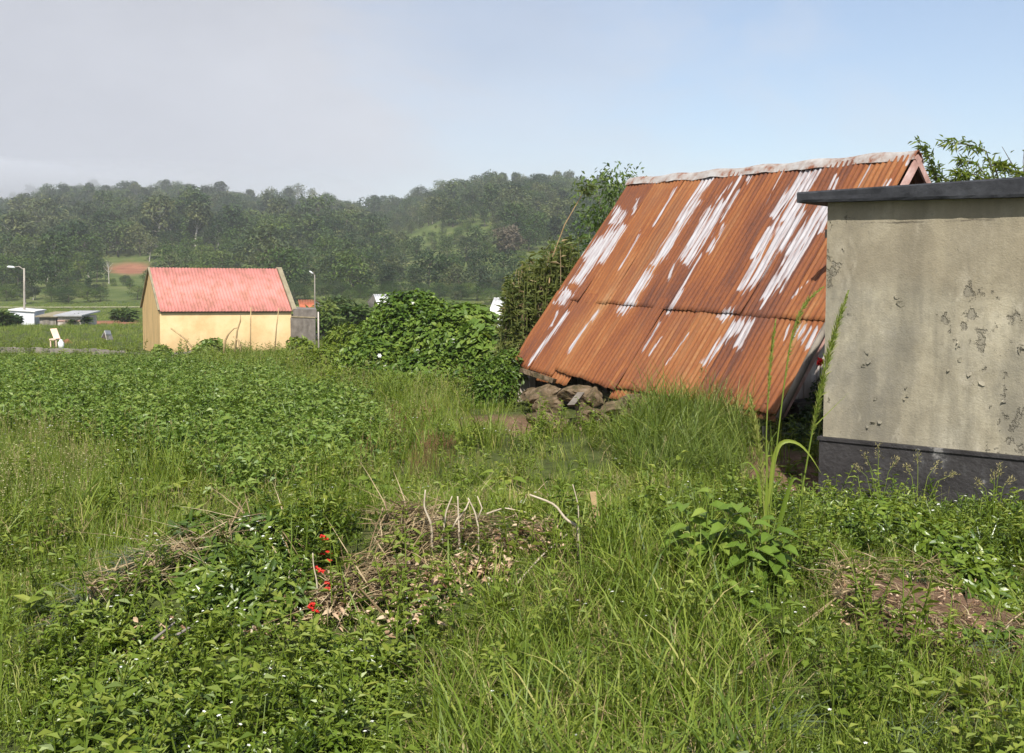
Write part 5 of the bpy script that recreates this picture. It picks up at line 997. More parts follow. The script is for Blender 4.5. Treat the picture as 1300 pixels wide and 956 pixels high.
blob_bush('dark_shrub', 'dark leafy shrub crowding the left corner of the rusty hut', 'bush', [lobe(628, 500, 15.2, 30, 46), lobe(645, 478, 15.8, 22, 34), lobe(610, 520, 15.2, 30, 32)], 4200, .075, .035, 'vine', .5, v0=.32)
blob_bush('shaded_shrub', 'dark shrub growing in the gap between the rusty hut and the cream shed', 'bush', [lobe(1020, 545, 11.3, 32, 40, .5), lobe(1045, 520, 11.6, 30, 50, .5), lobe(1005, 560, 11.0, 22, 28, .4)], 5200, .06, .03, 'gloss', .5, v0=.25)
blob_bush('low_evergreen_shrub', 'low bright evergreen shrub in front of the black base of the cream shed', 'bush', [lobe(1120, 690, 6.5, 70, 52, .5), lobe(1060, 690, 6.4, 50, 42, .45), lobe(1190, 715, 6.1, 70, 50, .45), lobe(1240, 760, 5.6, 55, 50, .4), lobe(1020, 720, 6.2, 34, 40, .35)], 9000, .062, .026, 'ivy', .5, True, v0=.46, flowers_=0)
blob_bush('glossy_cut_branches', 'heap of cut glossy dark green branches at the left end of the heap', 'cut branches', [lobe(330, 706, 5.6, 62, 56, .45), lobe(285, 735, 5.3, 54, 52, .4), lobe(385, 692, 5.8, 44, 42, .4), lobe(345, 765, 5.1, 60, 50, .35), lobe(255, 690, 5.7, 40, 34, .3)], 8000, .072, .024, 'gloss', .55, True, v0=.42, stem_mat='twig')
blob_bush('leafy_bush', 'rounded green bush against the left half of the yellow wall', 'bush', [lobe(268, 444, 43, 15, 13), lobe(258, 448, 42.5, 12, 9)], 500, .22, .16, 'crop', .4, v0=.6)
blob_bush('leafy_bush', 'small bush on the low wall by the left corner of the yellow house', 'bush', [lobe(206, 449, 43, 11, 9)], 260, .2, .15, 'crop', .4, v0=.6)
blob_bush('leafy_bush', 'small leafy bush at the right corner of the yellow house', 'bush', [lobe(380, 440, 42, 14, 12), lobe(395, 446, 41, 12, 9)], 420, .22, .12, 'weed', .4, v0=.45)
blob_bush('weedy_bush', 'tangle of tall green weeds left of the vine covered bush', 'bush', [lobe(420, 462, 26, 34, 24), lobe(390, 462, 30, 30, 18), lobe(440, 440, 28, 30, 30), lobe(455, 490, 19.5, 60, 22), lobe(530, 500, 18.5, 70, 22), lobe(600, 510, 17.5, 50, 22)], 9000, .13, .05, 'weed', .6, v0=.42)
# reedy thicket beside the roof
def thicket(name, label, cat, px0, px1, Y, top, mat, n, seed):
    r = np.random.default_rng(seed); c = at((px0 + px1) / 2, 480, Y); base = np.array((c[0], c[1], h1(c[0], c[1]))); st, lf, dr = MB(), MB(), MB()
    for k in range(n):
        px_ = r.uniform(px0, px1); Yk = Y + r.uniform(-.6, .6); t = at(px_, top(px_) + abs(r.normal(0, 1)) * 26, Yk); b = np.array((t[0] * .92 + r.normal(-.02, .16), Yk + r.normal(0, .1), 0)); b[2] = h1(b[0], b[1]); mid = (b + t) / 2 + r.normal(0, .05, 3); m_ = 1 if r.uniform() < .25 else 0
        (dr if m_ else st).tube(np.array([b, mid, t]) - base, [.011, .009, .004], n=4, v=.6 if m_ else .3); q = 8 if m_ else 34; s = r.uniform(.15, 1.02, q)[:, None]; P = np.where(s < .5, b + (mid - b) * s * 2, mid + (t - mid) * (s * 2 - 1)) - base; a = r.uniform(0, 6.28, q)
        D = np.stack([np.cos(a), np.sin(a), r.uniform(-.2, .9, q)], 1); (dr if m_ else lf).leaves(P, D, rdir(q) + up, .13 * r.uniform(.6, 1.4, q), .026 if m_ else .036, droop=.4, v=np.clip(r.normal(.4, .2, q), 0, 1))
    r0 = empty(name, base, label, cat); st.obj('stems', M['reed'], r0); lf.obj('leaves', M['reed'], r0); dr.obj('dry_canes', M['straw'], r0); return r0
thicket('reedy_bush', 'tall tangled reedy bush with dry canes rising along the left edge of the rusty roof', 'bush', 641, 736, 17.4, lambda x: np.interp(x, [630, 650, 680, 705, 745], [385, 345, 320, 308, 302]), 'reed', 260, 3)
tb = at(700, 330, 17.); tt = at(743, 240, 16.6); tm = at(717, 285, 16.8); bs = np.array((tb[0] - .2, 17., h1(tb[0] - .2, 17.)))
ts = empty('tall_stalk', bs, 'single tall leaning stalk with a leafy tuft, above the reedy bush', 'stalk'); MB().tube(np.array([bs, tb, tm, tt]) - bs, [.016, .012, .009, .006], n=5).obj('stem', M['cane'], ts)
mb = MB(); q = 46; mb.leaves(np.repeat((tt - bs)[None], q, 0) + rng.normal(0, .05, (q, 3)), rdir(q) + np.array((.2, 0, .2)), rdir(q) + up, .14 * rng.uniform(.6, 1.3, q), .03, droop=.5, v=rng.uniform(.2, .8, q)); mb.obj('tuft', M['leaf_dark'], ts)
# trees
def tree(name, label, px_, pyb, pyt, Y, seed, kind, leafm, barkm='bark', nl=2600, ls=.3, wide=1., group=None, hgt=None, cat='tree'):
    b = at(px_, pyb, Y); t_ = at(px_, pyt, Y); gz = h1(b[0], b[1]); hh = t_[2] - gz; tk, cr = tree_parts(seed, kind, h=10., nl=nl, ls=ls * 10 / max(hh, .5)); r0 = empty(name, (b[0], b[1], gz), label, cat, group)
    a = tk.obj('trunk', M[barkm], r0); c = cr.obj('crown', M[leafm], r0); s = hh / 10.; r0.scale = (s * wide, s * wide, s); return r0
tree('broadleaf_tree', 'bushy dark tree rising behind the left end of the rusty ridge', 782, 330, 210, 23, 11, 'round', 'leaf_mid', nl=3600, ls=.15, wide=.72)
# young willowy branches over the back of the cream shed
def spray_tree(name, label, Y, trunk, branches, mat, seed):
    r = np.random.default_rng(seed); b = at(*trunk[0], Y); base = np.array((b[0], Y, h1(b[0], Y))); st, lf = MB(), MB(); j = at(*trunk[1], Y); st.tube(np.array([base, (base + j) / 2, j]) - base, [.06, .045, .03], n=6)
    for pts, dens in branches:
        Q = np.array([at(x, y, Y + dy) for x, y, dy in pts]); st.tube(np.concatenate([[j], Q]) - base, np.linspace(.014, .003, len(Q) + 1), n=4); s = np.sort(r.uniform(0, len(Q) - 1, dens)); P = np.stack([np.interp(s, np.arange(len(Q)), Q[:, k]) for k in range(3)], 1) + r.normal(0, .03, (dens, 3)); dd = unit(Q[-1] - Q[0])
        D = dd * .5 + rdir(dens) * .8 + np.array((0, 0, -.25)); lf.leaves(P - base, D, rdir(dens) * .6 + up, .12 * r.uniform(.6, 1.3, dens), .025, droop=.35, v=np.clip(r.normal(.55, .2, dens), 0, 1))
    r0 = empty(name, base, label, 'tree'); st.obj('trunk', M['bark'], r0); lf.obj('crown', M[mat], r0); return r0
spray_tree('willowy_tree', 'slim leafy branch rising behind the peak of the rusty roof', 15, ((1195, 300), (1198, 245)), [([(1190, 232, 0), (1185, 215, 0), (1177, 195, 0), (1166, 180, .1)], 150), ([(1195, 235, 0), (1190, 222, .1), (1186, 212, .1)], 60)], 'weed', 21)
spray_tree('willowy_tree', 'willowy tree with long leafy sprays showing above the cream shed', 14.5, ((1290, 300), (1278, 245)), [([(1262, 226, 0), (1252, 192, 0), (1235, 185, .1), (1215, 182, .1), (1197, 181, .2)], 120), ([(1258, 232, 0), (1240, 208, 0), (1225, 205, 0), (1217, 204, 0)], 80), ([(1270, 235, 0), (1262, 208, .1), (1272, 212, .1), (1285, 217, 0)], 130), ([(1265, 238, 0), (1240, 222, 0), (1222, 220, 0), (1213, 222, 0)], 150),
   ([(1285, 238, 0), (1292, 222, 0), (1305, 216, 0)], 70), ([(1280, 240, 0), (1300, 228, 0), (1320, 224, 0)], 70), ([(1250, 240, .2), (1225, 232, .2), (1205, 234, .2)], 140), ([(1295, 225, .1), (1283, 205, .1), (1272, 186, .1)], 3), ([(1300, 230, .1), (1299, 205, .1), (1300, 190, .1)], 4)], 'weed', 22)
# the belt of trees at the foot of the hill: each one a thing
kinds = [('round', 'leaf_mid', 'bark', 1.), ('round', 'leaf_dark', 'bark', 1.), ('euc', 'leaf_euc', 'bark_pale', 1.1), ('round', 'leaf_mid', 'bark', 1.25), ('pine', 'leaf_dark', 'bark', 1.2), ('round', 'leaf_dark', 'bark', 1.2)]
labs = ['bushy mid green tree in the belt at the foot of the hill', 'dense dark tree in the belt at the foot of the hill', 'open greyish tree with pale stem at the foot of the hill', 'broad light green tree in the belt at the foot of the hill', 'narrow dark conical tree at the foot of the hill', 'wide dark tree in the belt at the foot of the hill']
protos = []
for k, (kd, lm, bm_, wd) in enumerate(kinds):
    tk, cr = tree_parts(500 + k, kd, 10., nl=2800, ls=.42); r0 = empty('belt_tree', (0, 0, 0), labs[k], 'tree', 'trees at the foot of the hill'); tk.obj('trunk', M[bm_], r0); cr.obj('crown', M[lm], r0); protos.append(r0)
used = [False] * 6; rb = np.random.default_rng(17)
spots_ = []
for px_ in np.arange(-60, 1000, 15.5):
    for row in range(2):
        x_ = px_ + rb.uniform(-8, 8); Y = rb.uniform(170, 182) + row * 10
        if (118 < x_ < 205) and rb.uniform() < .5: continue
        topy = np.interp(x_, [0, 130, 200, 300, 420, 520, 640, 700, 1000], [372, 380, 374, 362, 364, 370, 366, 362, 355]) + rb.uniform(-8, 16) - row * 9; spots_.append((x_, Y, topy))
for x_, Y, topy in spots_:
    k = rb.integers(0, 6); o = protos[k] if not used[k] else copy_tree(protos[k]); used[k] = True; p = at(x_, 390, Y); gz = h1(p[0], p[1]); hh = max(2.5, at(x_, topy, Y)[2] - gz); s = hh / 10.; o.location = (p[0], p[1], gz - .1); wx = rb.uniform(1.0, 1.5) * (1.25 if hh < 5 else 1.); o.scale = (s * wx, s * wx, s); o.rotation_euler.z = rb.uniform(0, 6.28)
# bushes in the middle distance
for px_, pyb, pyt, Y, lab, lm, wd in ((98, 410, 402, 96, 'round shrub beside the pale flat roofed shed', 'leaf_mid', 2.2), (18, 415, 402, 95, 'dark shrub in front of the white shed', 'leaf_dark', 1.4), (160, 408, 393, 110, 'round green tree standing on the red earth strip', 'leaf_mid', 2.2), (410, 418, 385, 60, 'light green tree just right of the street lamp pole', 'leaf_mid', 1.1), (425, 405, 376, 80, 'tall hedge tree between the lamp and the white roofed hut', 'leaf_dark', 1.3), (-5, 412, 396, 90, 'green bush at the left edge beside the white shed', 'leaf_mid', 2.), (655, 405, 378, 60, 'green bush behind the reedy bush', 'leaf_mid', 1.5), (445, 412, 388, 66, 'light bush left of the white roofed hut', 'leaf_mid', 1.8), (575, 402, 384, 75, 'low bush behind the vine covered bush', 'leaf_mid', 2.2)):
    tree('field_bush', lab, px_, pyb, pyt, Y, int(px_) + 700, 'round', lm, nl=900, ls=.35, wide=wd, cat='bush')
# distinct trees along the skyline and on the slope
def skyline(px_, pyt, kind, lm, seed, label, hgt=None, wide=1., group=None, dead=False, nl=1100, ls=.75, name='skyline_tree', pyb=None):
    if pyb is None: Y = float(np.interp(px_, DCX, DCD)) * .985
    else: Y = on_ground(px_, pyb, 60, 1200)[1]
    p = at(px_, pyt, Y); gz = h1(p[0], Y); hh = max(p[2] - gz, 5.); r0 = empty(name, (p[0], Y, gz), label, 'tree', group); tk, cr = tree_parts(seed, kind, 10., nl=nl, ls=ls * 10 / hh * 1.3); tk.obj('trunk', M['bark_pale'], r0)
    if not dead: cr.obj('crown', M[lm], r0)
    s = hh / 10.; r0.scale = (s * wide, s * wide, s); return r0
for px_, pyt, kd, lm, wd, lab in ((366, 236, 'euc', 'leaf_euc', 1.05, 'tall open eucalyptus, left one of the clump on the saddle skyline'), (380, 233, 'euc', 'leaf_euc', 1.1, 'tallest eucalyptus in the middle of the skyline clump'), (398, 239, 'euc', 'leaf_euc', .9, 'eucalyptus at the right end of the skyline clump'), (334, 250, 'tall', 'leaf_euc', 1., 'slim tree sticking up left of the skyline eucalyptus clump'), (417, 255, 'tall', 'leaf_dark', 1., 'small slim tree right of the skyline eucalyptus clump'),
        (484, 248, 'euc', 'leaf_dark', 1.2, 'lone windswept tree standing on the dip of the skyline'), (560, 228, 'round', 'leaf_dark', 1.1, 'round topped tree on the left shoulder of the right hill'), (586, 231, 'euc', 'leaf_dark', 1.2, 'spreading tree on the skyline right of the round topped one'), (638, 219, 'tall', 'leaf_dark', 1.1, 'slender tree, left of the pair on the hilltop'), (655, 219, 'tall', 'leaf_dark', 1.1, 'slender tree, right of the pair on the hilltop'), (707, 217, 'euc', 'leaf_euc', 1., 'pale open tree on the hilltop skyline'), (722, 217, 'euc', 'leaf_euc', 1., 'feathery tall tree on the hilltop near the rusty roof'), (745, 228, 'tall', 'leaf_dark', 1.2, 'dark slim tree at the right end of the visible hilltop'),
        (30, 243, 'euc', 'leaf_euc', 1.3, 'faint misty tree at the left end of the skyline'), (48, 244, 'euc', 'leaf_euc', 1.2, 'second misty tree from the left of the skyline'), (75, 238, 'euc', 'leaf_euc', 1.2, 'misty tree at the start of the high left skyline'), (140, 236, 'euc', 'leaf_euc', 1.2, 'open crowned tree above the left wood'), (192, 241, 'tall', 'leaf_euc', 1.2, 'slim feathery tree on the left skyline'), (226, 234, 'euc', 'leaf_euc', 1.2, 'tallest open tree on the left skyline'), (262, 242, 'euc', 'leaf_euc', .9, 'thin tree on the falling part of the left skyline')):
    skyline(px_, pyt, kd, lm, int(px_) + 900, lab, wide=wd)
for px_, pyt, pyb, lab in ((4, 317, 358, 'bare dead tree with forked white limbs above the left street lamp'), (340, 285, 325, 'tall bare white trunk on the wooded slope above the house'), (354, 268, 300, 'bare pale trunk higher on the slope, left of its twin'), (358, 284, 305, 'short bare pale trunk beside the higher one'), (60, 330, 362, 'pale bare trunk at the edge of the left wood'), (448, 312, 332, 'white leaning trunk low on the middle slope'), (138, 342, 360, 'pale dead stem below the red earth bank')):
    skyline(px_, pyt, 'tall', None, int(px_) + 40, lab, dead=True, name='bare_tree', pyb=pyb, wide=1.3)
skyline(646, 288, 'round', 'leaf_dry', 77, 'brownish leafless looking round tree on the right slope', name='brown_tree', pyb=322, wide=1.3, ls=.5, nl=1500)
# ================================================================ single foreground plants and bits
def stalk(label, pts, Y, rad, head=None, leaves_=(), name='foxtail_grass', dy=0., group='tall flowering grasses before the shed'):
    Q = np.array([at(x, y, Y + (k * dy)) for k, (x, y) in enumerate(pts)]); g0 = Q[0].copy(); g0[2] = min(h1(g0[0], g0[1]), g0[2]) - .03; Q = np.concatenate([[g0], Q]); base = np.array((g0[0], g0[1], g0[2] + .03)); r0 = empty(name, base, label, 'grass stalk', group)
    n = 24; s = np.linspace(0, len(Q) - 1, n); Qs = np.stack([np.interp(s, np.arange(len(Q)), Q[:, k]) for k in range(3)], 1)
    for _ in range(3): Qs[1:-1] = (Qs[:-2] + 2 * Qs[1:-1] + Qs[2:]) / 4
    MB().tube(Qs - base, np.linspace(rad, rad * .45, n), n=5, v=.55).obj('stem', M['grass_y'], r0, True)
    if head:
        t0, w_, q = head; m = rng.uniform(t0, 1.0, q) ** .9 * (n - 1); P = np.stack([np.interp(m, np.arange(n), Qs[:, k]) for k in range(3)], 1); d = unit(Qs[-1] - Qs[int(n * .7)]); prof = np.sin(np.pi * np.clip((m / (n - 1) - t0) / (1 - t0), 0.03, .97)) ** .6
        mb = MB(); mb.leaves(P - base, d * 1.3 + rdir(q) * .75, rdir(q), w_ * 2.2 * prof * rng.uniform(.6, 1.2, q), .0035, v=np.clip(rng.normal(.5, .2, q), 0, 1)); mb.obj('seed_head', M['grass_y'], r0)
    for Lp, w_ in leaves_: ribbon(Lp, Y, w_, r0, base)
    return r0
def ribbon(pts, Y, w_, par, base, mat='grass', v=.45, name='leaf'):
    n = 16; A_ = np.array([at(x, y, Y) for x, y in pts]); s = np.linspace(0, len(A_) - 1, n); Q = np.stack([np.interp(s, np.arange(len(A_)), A_[:, k]) for k in range(3)], 1)
    for _ in range(3): Q[1:-1] = (Q[:-2] + 2 * Q[1:-1] + Q[2:]) / 4
    T = np.gradient(Q, axis=0); T = unit(T); S = unit(np.cross(T, np.array((.25, -1, .3)))); t = np.linspace(0, 1, n); wd = w_ * np.minimum(1, 1.25 * (1 - t) + .02) * np.minimum(1, .5 + 3 * t); nn = np.cross(S, T)
    L_ = Q - S * (wd / 2)[:, None] + nn * (wd * .25)[:, None]; R_ = Q + S * (wd / 2)[:, None] + nn * (wd * .25)[:, None]; V_ = np.concatenate([L_, Q, R_]) - base
    q = [(k, n + k, n + k + 1, k + 1) for k in range(n - 1)] + [(n + k, 2 * n + k, 2 * n + k + 1, n + k + 1) for k in range(n - 1)]; return MB().add(V_, quads=q, v=v).obj(name, M[mat], par, True)
stalk('tall slender foxtail stalk, left of the three before the hut gable', [(976, 680), (972, 560), (977, 470), (985, 405)], 5.4, .0055, (.60, .016, 260))
stalk('foxtail stalk arching over towards the cream wall', [(974, 690), (982, 600), (994, 500), (1004, 425), (1020, 385), (1046, 364)], 5.4, .0055, (.50, .016, 330), [([(975, 640), (982, 570), (995, 558), (1015, 562), (1030, 580), (1043, 602)], .026)])
stalk('thick green foxtail head leaning right against the cream wall', [(1014, 645), (1024, 590), (1032, 543), (1045, 480), (1060, 420), (1077, 370)], 5.5, .006, (.42, .026, 700), [([(1032, 543), (1050, 525), (1078, 498)], .006)])
stalk('short stout foxtail with a green head beside the leafy plant', [(972, 690), (968, 600), (960, 550), (952, 500)], 5.3, .006, (.35, .024, 480), [([(966, 640), (962, 600), (950, 585), (935, 592)], .016), ([(985, 680), (995, 640), (1004, 610), (1010, 606), (1018, 612)], .028), ([(968, 700), (972, 640), (975, 560)], .022)])
def stems_clump(label, spec, Y):
    for k, (a, b) in enumerate(spec): stalk(label[k], a, Y + .05 * k, .003, b, name='flowering_grass', group='flowering grasses in the foreground')
stems_clump(['thin grass stalk leaning right in the middle foreground', 'thin straight grass stalk beside the leaning one', 'grass stalk with a drooping seed head left of the leafy plant', 'grass stalk nodding over the wooden stake'], [([(790, 820), (800, 740), (812, 680), (838, 612)], (.55, .009, 110)), ([(826, 800), (823, 700), (822, 640)], (.6, .009, 90)), ([(845, 790), (850, 700), (853, 620), (868, 580)], (.6, .009, 90)), ([(770, 800), (782, 720), (800, 660)], (.6, .008, 80))], 4.9)
# wild oat tufts against the black base of the shed
def oat(label, px_, Y, tips):
    b = on_ground(px_, 690, 4, 20); b = at(px_, 640, Y); b[2] = h1(b[0], b[1]); r0 = empty('wild_oat_tuft', b, label, 'grass tuft', 'wild oat tufts at the shed base'); mb = MB(); hds = []
    for tx, ty in tips:
        t = at(tx, ty, Y); m = (b + t) / 2 + np.array((0, 0, .12)); mb.tube(np.array([b, m, t]) - b, [.0025, .002, .001], n=3, v=.6); hd = MB(); hds.append(hd); q = 34; s = rng.uniform(.35, 1, q)[:, None]; hd.leaves(m + (t - m) * s - b + rng.normal(0, .012, (q, 3)), unit(t - m) + rdir(q) * .7 + np.array((0, 0, -.3)), rdir(q), .022, .005, v=rng.uniform(.3, 1, q))
    n = 40; mb.blades(disc(n, .10), rng.uniform(.15, .4, n), rng.uniform(0, 6.28, n), rng.uniform(.3, 1.1, n), .006, v=rng.uniform(.2, .8, n)); mb.obj('blades', M['grass'], r0); [hd.obj('seed_head', M['seed'], r0) for hd in hds]; return r0
oat('wild oat tuft with three tall heads before the left end of the black base', 1115, 7.6, [(1098, 575), (1115, 565), (1085, 590), (1140, 580)]); oat('wild oat tuft bending right before the middle of the black base', 1165, 7.2, [(1165, 575), (1190, 588), (1214, 600), (1150, 590)]); oat('wild oat tuft before the right part of the black base', 1262, 6.7, [(1240, 610), (1262, 600), (1285, 606), (1270, 590)])
# leafy nettle-like plants
def big_leaf(label, px_, py_, Y, tops, Lf, name='broad_leaved_plant', mat='weed', v=.5):
    b = at(px_, py_, Y); b[2] = h1(b[0], b[1]); r0 = empty(name, b, label, 'plant', 'broad leaved plants'); st, lf = MB(), MB()
    for tx, ty in tops:
        t = at(tx, ty, Y + rng.uniform(-.15, .15)); m = (b + t) / 2 + rng.normal(0, .02, 3); st.tube(np.array([b, m, t]) - b, [.006, .005, .003], n=5, v=.4); n = 11; s = np.linspace(.3, 1, n)[:, None]; P = b + (t - b) * s; a = np.arange(n) * 1.75 + rng.uniform(0, 6); D = np.stack([np.cos(a), np.sin(a), np.full(n, .25)], 1)
        lf.leaves6(P - b, D, np.stack([np.cos(a) * -.3, np.sin(a) * -.3 - .25, np.ones(n)], 1), Lf * rng.uniform(.7, 1.15, n) * (1.1 - .5 * s[:, 0] ** 3), Lf * .55 * rng.uniform(.7, 1.1, n), droop=.45, v=np.clip(rng.normal(v, .12, n), 0, 1))
    st.obj('stems', M['weed'], r0); lf.obj('leaves', M[mat], r0); return r0
big_leaf('broad leaved plant with drooping leaves left of the foxtail stalks', 890, 745, 5.2, [(868, 640), (900, 625), (935, 640), (855, 680), (915, 665)], .155, mat='vine', v=.42)
big_leaf('broad leaved plant around the base of the foxtail stalks', 965, 740, 5.1, [(955, 650), (985, 660), (995, 690), (940, 690)], .145, mat='vine', v=.4)
big_leaf('round leaved weed below the broad leaved plants', 935, 800, 4.8, [(920, 735), (950, 745), (965, 770), (930, 760)], .11, mat='vine', v=.6)
big_leaf('pale docks growing at the crest behind the bare twigs', 640, 640, 7.6, [(628, 600), (650, 605)], .16, mat='weed', v=.45)
big_leaf('broad dock plant in the sorrel patch', 455, 640, 8.2, [(440, 612), (470, 606), (500, 618)], .17, mat='weed', v=.4)
big_leaf('small broad leaved weed at the lower right', 1270, 820, 4.7, [(1225, 800), (1262, 790), (1290, 800)], .09, mat='vine', v=.5)
# wooden stake, twigs, fallen canes
p = at(757, 690, 6.0); p[2] = h1(p[0], p[1]) - .05; t = at(749, 626, 6.0); tag(MB().box(p, t - p, (.036, .01, 0), (0, .035, 0)).obj('wooden_stake', M['cane'], org=p), 'short split wooden stake stuck in the heap', 'stake')
def twig(label, pts, Y, rad, name='bare_twig', group='bare twigs on the heap', mat='twig', forks=()):
    Q = np.array([at(x, y, Y) for x, y in pts])
    lie = group != 'straw' and not any(k in label for k in ('standing', 'leaning', 'forked', 'twin', 'upright', 'curved', 'bent', 'among', 'tangle', 'bundle', 'hollow', 'poke', 'poking', 'blade end'))
    if lie: Q = np.array([on_ground(x, y + 8, 3, 20) * np.array((1, 1, 0)) for x, y in pts]); Q[:, 2] = H(Q[:, 0], Q[:, 1]) + .07
    elif group == 'bare twigs on the heap' and 'poking' not in label: Y = Y - (.35 if ('curved' in label or 'among' in label) else .85); rad = rad * (.9 if ('curved' in label or 'among' in label) else 1.2); Q = np.array([at(x, y, Y) for x, y in pts]); g0 = Q[0] + np.array((0, .02, -.16)); Q = np.concatenate([[g0], Q])
    n = 14; s = np.linspace(0, len(Q) - 1, n); Qs = np.stack([np.interp(s, np.arange(len(Q)), Q[:, k]) for k in range(3)], 1); Qs[1:-1] = (Qs[:-2] + 2 * Qs[1:-1] + Qs[2:]) / 4; mb = MB().tube(Qs - Qs[0], np.linspace(rad, rad * .5, n), n=5)
    for f in forks: F_ = np.array([at(x, y, Y) for x, y in f]); mb.tube(F_ - Qs[0], np.linspace(rad * .8, rad * .4, len(F_)), n=5)
    o = mb.obj(name, M[mat], smooth=True); o.location = Qs[0]; return tag(o, label, 'twig', group)
twig('bare twig standing at the left of the twig row on the crest', [(548, 666), (538, 644), (540, 622)], 6.4, .007)
twig('leaning bare twig second from the left on the crest', [(562, 680), (566, 650), (574, 630)], 6.4, .006)
twig('forked bare twig in the middle of the crest row', [(583, 682), (582, 655), (581, 630)], 6.4, .007, forks=[[(582, 660), (592, 645), (597, 633)], [(574, 672), (584, 652)]])
twig('twin bare twig at the right of the crest row', [(608, 672), (603, 650), (594, 632)], 6.35, .006, forks=[[(606, 660), (612, 645), (606, 630)]])
twig('long bent bare branch arching right of the crest row', [(735, 668), (718, 660), (705, 640), (672, 628)], 6.2, .008)
twig('thin upright bare twig behind the bent branch', [(735, 668), (734, 640), (727, 615)], 6.3, .004)
twig('pale straight twig sloping down across the heap', [(655, 752), (690, 712), (745, 665)], 5.7, .006)
twig('pale twig lying level on the left of the heap crest', [(618, 660), (640, 652), (668, 658)], 6.2, .006)
twig('curved pale twig hanging over the glossy branches', [(378, 760), (368, 742), (366, 728), (372, 718)], 5.35, .005)
twig('pale twig among the red blooms', [(402, 770), (403, 740), (398, 720), (397, 702)], 5.4, .006)
twig('long pale stem lying at the foot of the glossy branches', [(320, 815), (322, 800), (345, 795), (372, 790)], 5.0, .007)
twig('long straw coloured cane lying across the lower right corner', [(935, 872), (1000, 828), (1070, 760), (1140, 718)], 4.7, .006, name='fallen_cane', mat='straw')
twig('second straw coloured cane beside the long one', [(1010, 810), (1060, 770), (1110, 735)], 4.75, .005, name='fallen_cane', mat='straw')
twig('brown stick on the bare dug patch', [(1148, 782), (1180, 810), (1205, 832)], 4.95, .006)
twig('short brown stick poking up right of the dug patch', [(1264, 832), (1272, 810), (1282, 790)], 4.8, .007)
twig('dry stem in the long grass right of centre', [(918, 850), (905, 800), (893, 770)], 4.6, .005)
twig('dry stem crossing the long grass', [(862, 815), (835, 800), (815, 785)], 4.7, .005)
r2 = np.random.default_rng(9)
for k in range(26):      # a loose tangle of pale stems over the straw
    x0 = r2.uniform(430, 560); y0 = 700 - (x0 - 480) * .35 + r2.normal(0, 14); a = r2.normal(-.5, .5); l = r2.uniform(25, 60); Y = on_ground(x0, y0, 4, 9)[1] - .06
    twig('thin pale dry stem in the straw tangle on the heap', [(x0, y0), (x0 + l * .5 * math.cos(a), y0 + l * .5 * math.sin(a) - 5), (x0 + l * math.cos(a), y0 + l * math.sin(a))], Y, .0045, name='straw_stalk', group='dry stems in the straw tangle', mat='straw')
for k in range(20):
    x0 = r2.uniform(205, 300); y0 = 700 - (x0 - 215) * .42 + r2.normal(0, 6); a = r2.normal(2.7, .4); l = r2.uniform(18, 36); Y = on_ground(x0, y0 + 12, 4, 9)[1] - .03
    twig('dry blade end in the straw bundle on the left crest', [(x0, y0), (x0 + l * .5 * math.cos(a), y0 + l * .5 * math.sin(a) - 3), (x0 + l * math.cos(a), y0 + l * math.sin(a))], Y, .0045, name='straw_stalk', group='dry stems on the left crest', mat='straw')
# red blooms thrown on the heap
for (px_, py_), lab in zip(((410, 685), (417, 702), (403, 725), (420, 744), (398, 772)), ('uppermost red bloom by the glossy branches', 'large dark red bloom below the uppermost one', 'flat red bloom in the middle of the row', 'red bloom lying on the dry leaves', 'lowest red bloom beside the pale twig')):
    p = on_ground(px_, py_ + 6, 4, 9); p = at(px_, py_, p[1] - .15); mb = MB()
    for q in range(3): n = 7; a = np.arange(n) * .9; c = rng.normal(0, .014, 3); mb.leaves6(np.repeat(c[None], n, 0), np.stack([np.cos(a), np.sin(a), rng.uniform(-.2, .6, n)], 1), np.tile((0, -.5, 1.), (n, 1)), .020, .014, v=rng.uniform(0, 1, n))
    o = mb.obj('red_flower', M['red_petal']); o.location = p; tag(o, lab, 'flower', 'red blooms on the heap')
# broken pale pipes sticking out under the glossy branches
M['pipe'] = rough_mat('weathered_pale_stick', [(.3, (.14, .12, .10)), (.7, (.33, .30, .27))], scale=8.)
for pts, lab in (([(195, 812), (210, 800), (222, 790)], 'grey weathered stick poking out left below the glossy branches'), ([(225, 806), (240, 797), (246, 792)], 'grey weathered stick right of the other one in the dark hollow')):
    Y = on_ground(210, 815, 3, 9)[1] - .12; twig(lab, pts, Y, .008, name='weathered_stick', group='weathered sticks', mat='pipe')
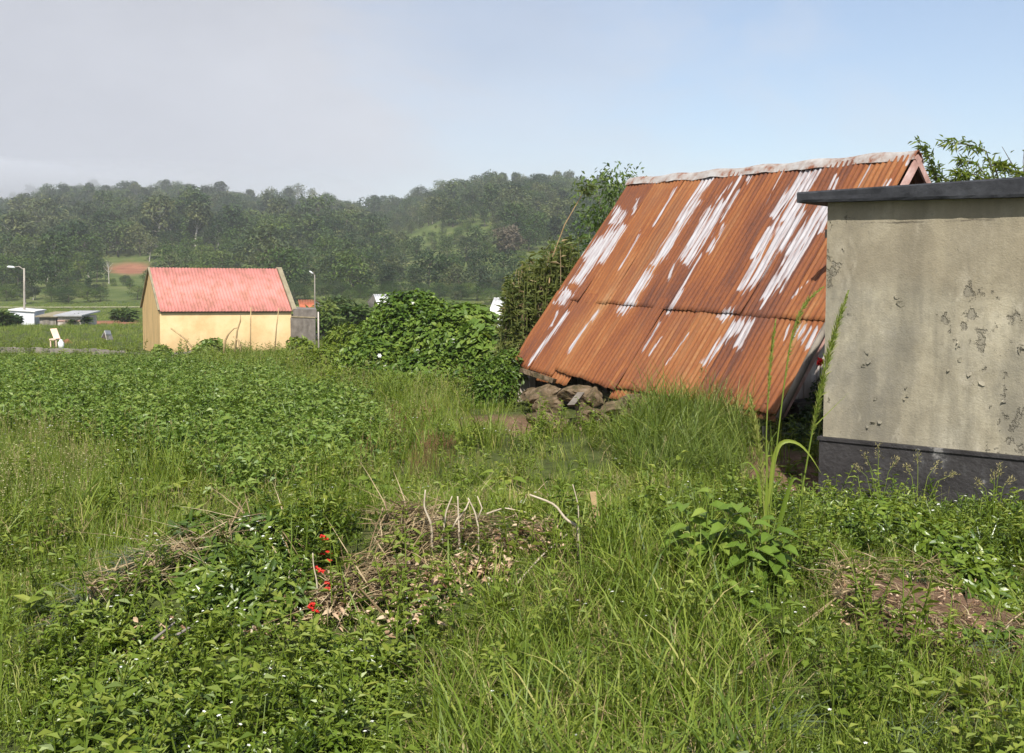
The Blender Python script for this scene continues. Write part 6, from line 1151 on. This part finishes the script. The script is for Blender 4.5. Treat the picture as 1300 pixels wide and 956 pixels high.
# upright stems of red bloom beside the cream shed corner
p = at(1041, 459, 10.6); r0 = empty('red_flowering_stem', (p[0], p[1], h1(p[0], p[1])), 'thin stem with one red bloom beside the edge of the cream wall', 'plant'); gz = h1(p[0], p[1]); MB().tube([(0, 0, -.05), (.02, 0, (p[2] - gz) * .5), (0, 0, p[2] - gz)], [.012, .009, .005], n=5).obj('stem', M['reed'], r0); mb = MB(); n = 26; mb.leaves(np.repeat(np.array([(0, 0, p[2] - gz)]), n, 0), rdir(n), rdir(n), .05, .045, v=.6); mb.obj('bloom', M['red_petal'], r0)
# ================================================================ air
zmin = float(V0min) - 1.0 if 'V0min' in globals() else -80
hz = MB().box((-1850, -45, -37), (3700, 0, 0), (0, 1760, 0), (0, 0, 170))
hm, nt, N, L = new_mat('haze_air'); pv = N('ShaderNodeVolumePrincipled'); pv.inputs['Density'].default_value = .00037; pv.inputs['Color'].default_value = (.93, .95, 1, 1); pv.inputs['Anisotropy'].default_value = .1
o = N('ShaderNodeOutputMaterial'); L(pv.outputs[0], o.inputs['Volume'])
tag(hz.obj('haze', hm), kind='stuff')
# a bank of mist hanging on the left end of the hill
import bmesh
def mist(px_, py_, Y, rx, ry, rz, dens):
    c = at(px_, py_, Y); bm = bmesh.new(); bmesh.ops.create_icosphere(bm, subdivisions=4, radius=1.); me = bpy.data.meshes.new('mist_bank'); bm.to_mesh(me); bm.free()
    o = bpy.data.objects.new('mist_bank', me); COL.objects.link(o); o.location = c; o.scale = (rx, ry, rz); m, nt, N, L = new_mat('mist'); pv = N('ShaderNodeVolumePrincipled'); pv.inputs['Density'].default_value = dens; pv.inputs['Color'].default_value = (.80, .82, .87, 1)
    q = N('ShaderNodeOutputMaterial'); L(pv.outputs[0], q.inputs['Volume']); me.materials.append(m); tag(o, kind='stuff')
for a in ((-150, 262, 850, 210, 160, 44, .0055), (-40, 262, 860, 170, 150, 36, .0034), (60, 254, 870, 190, 140, 30, .0020), (170, 246, 880, 200, 140, 26, .0012)): mist(*a)
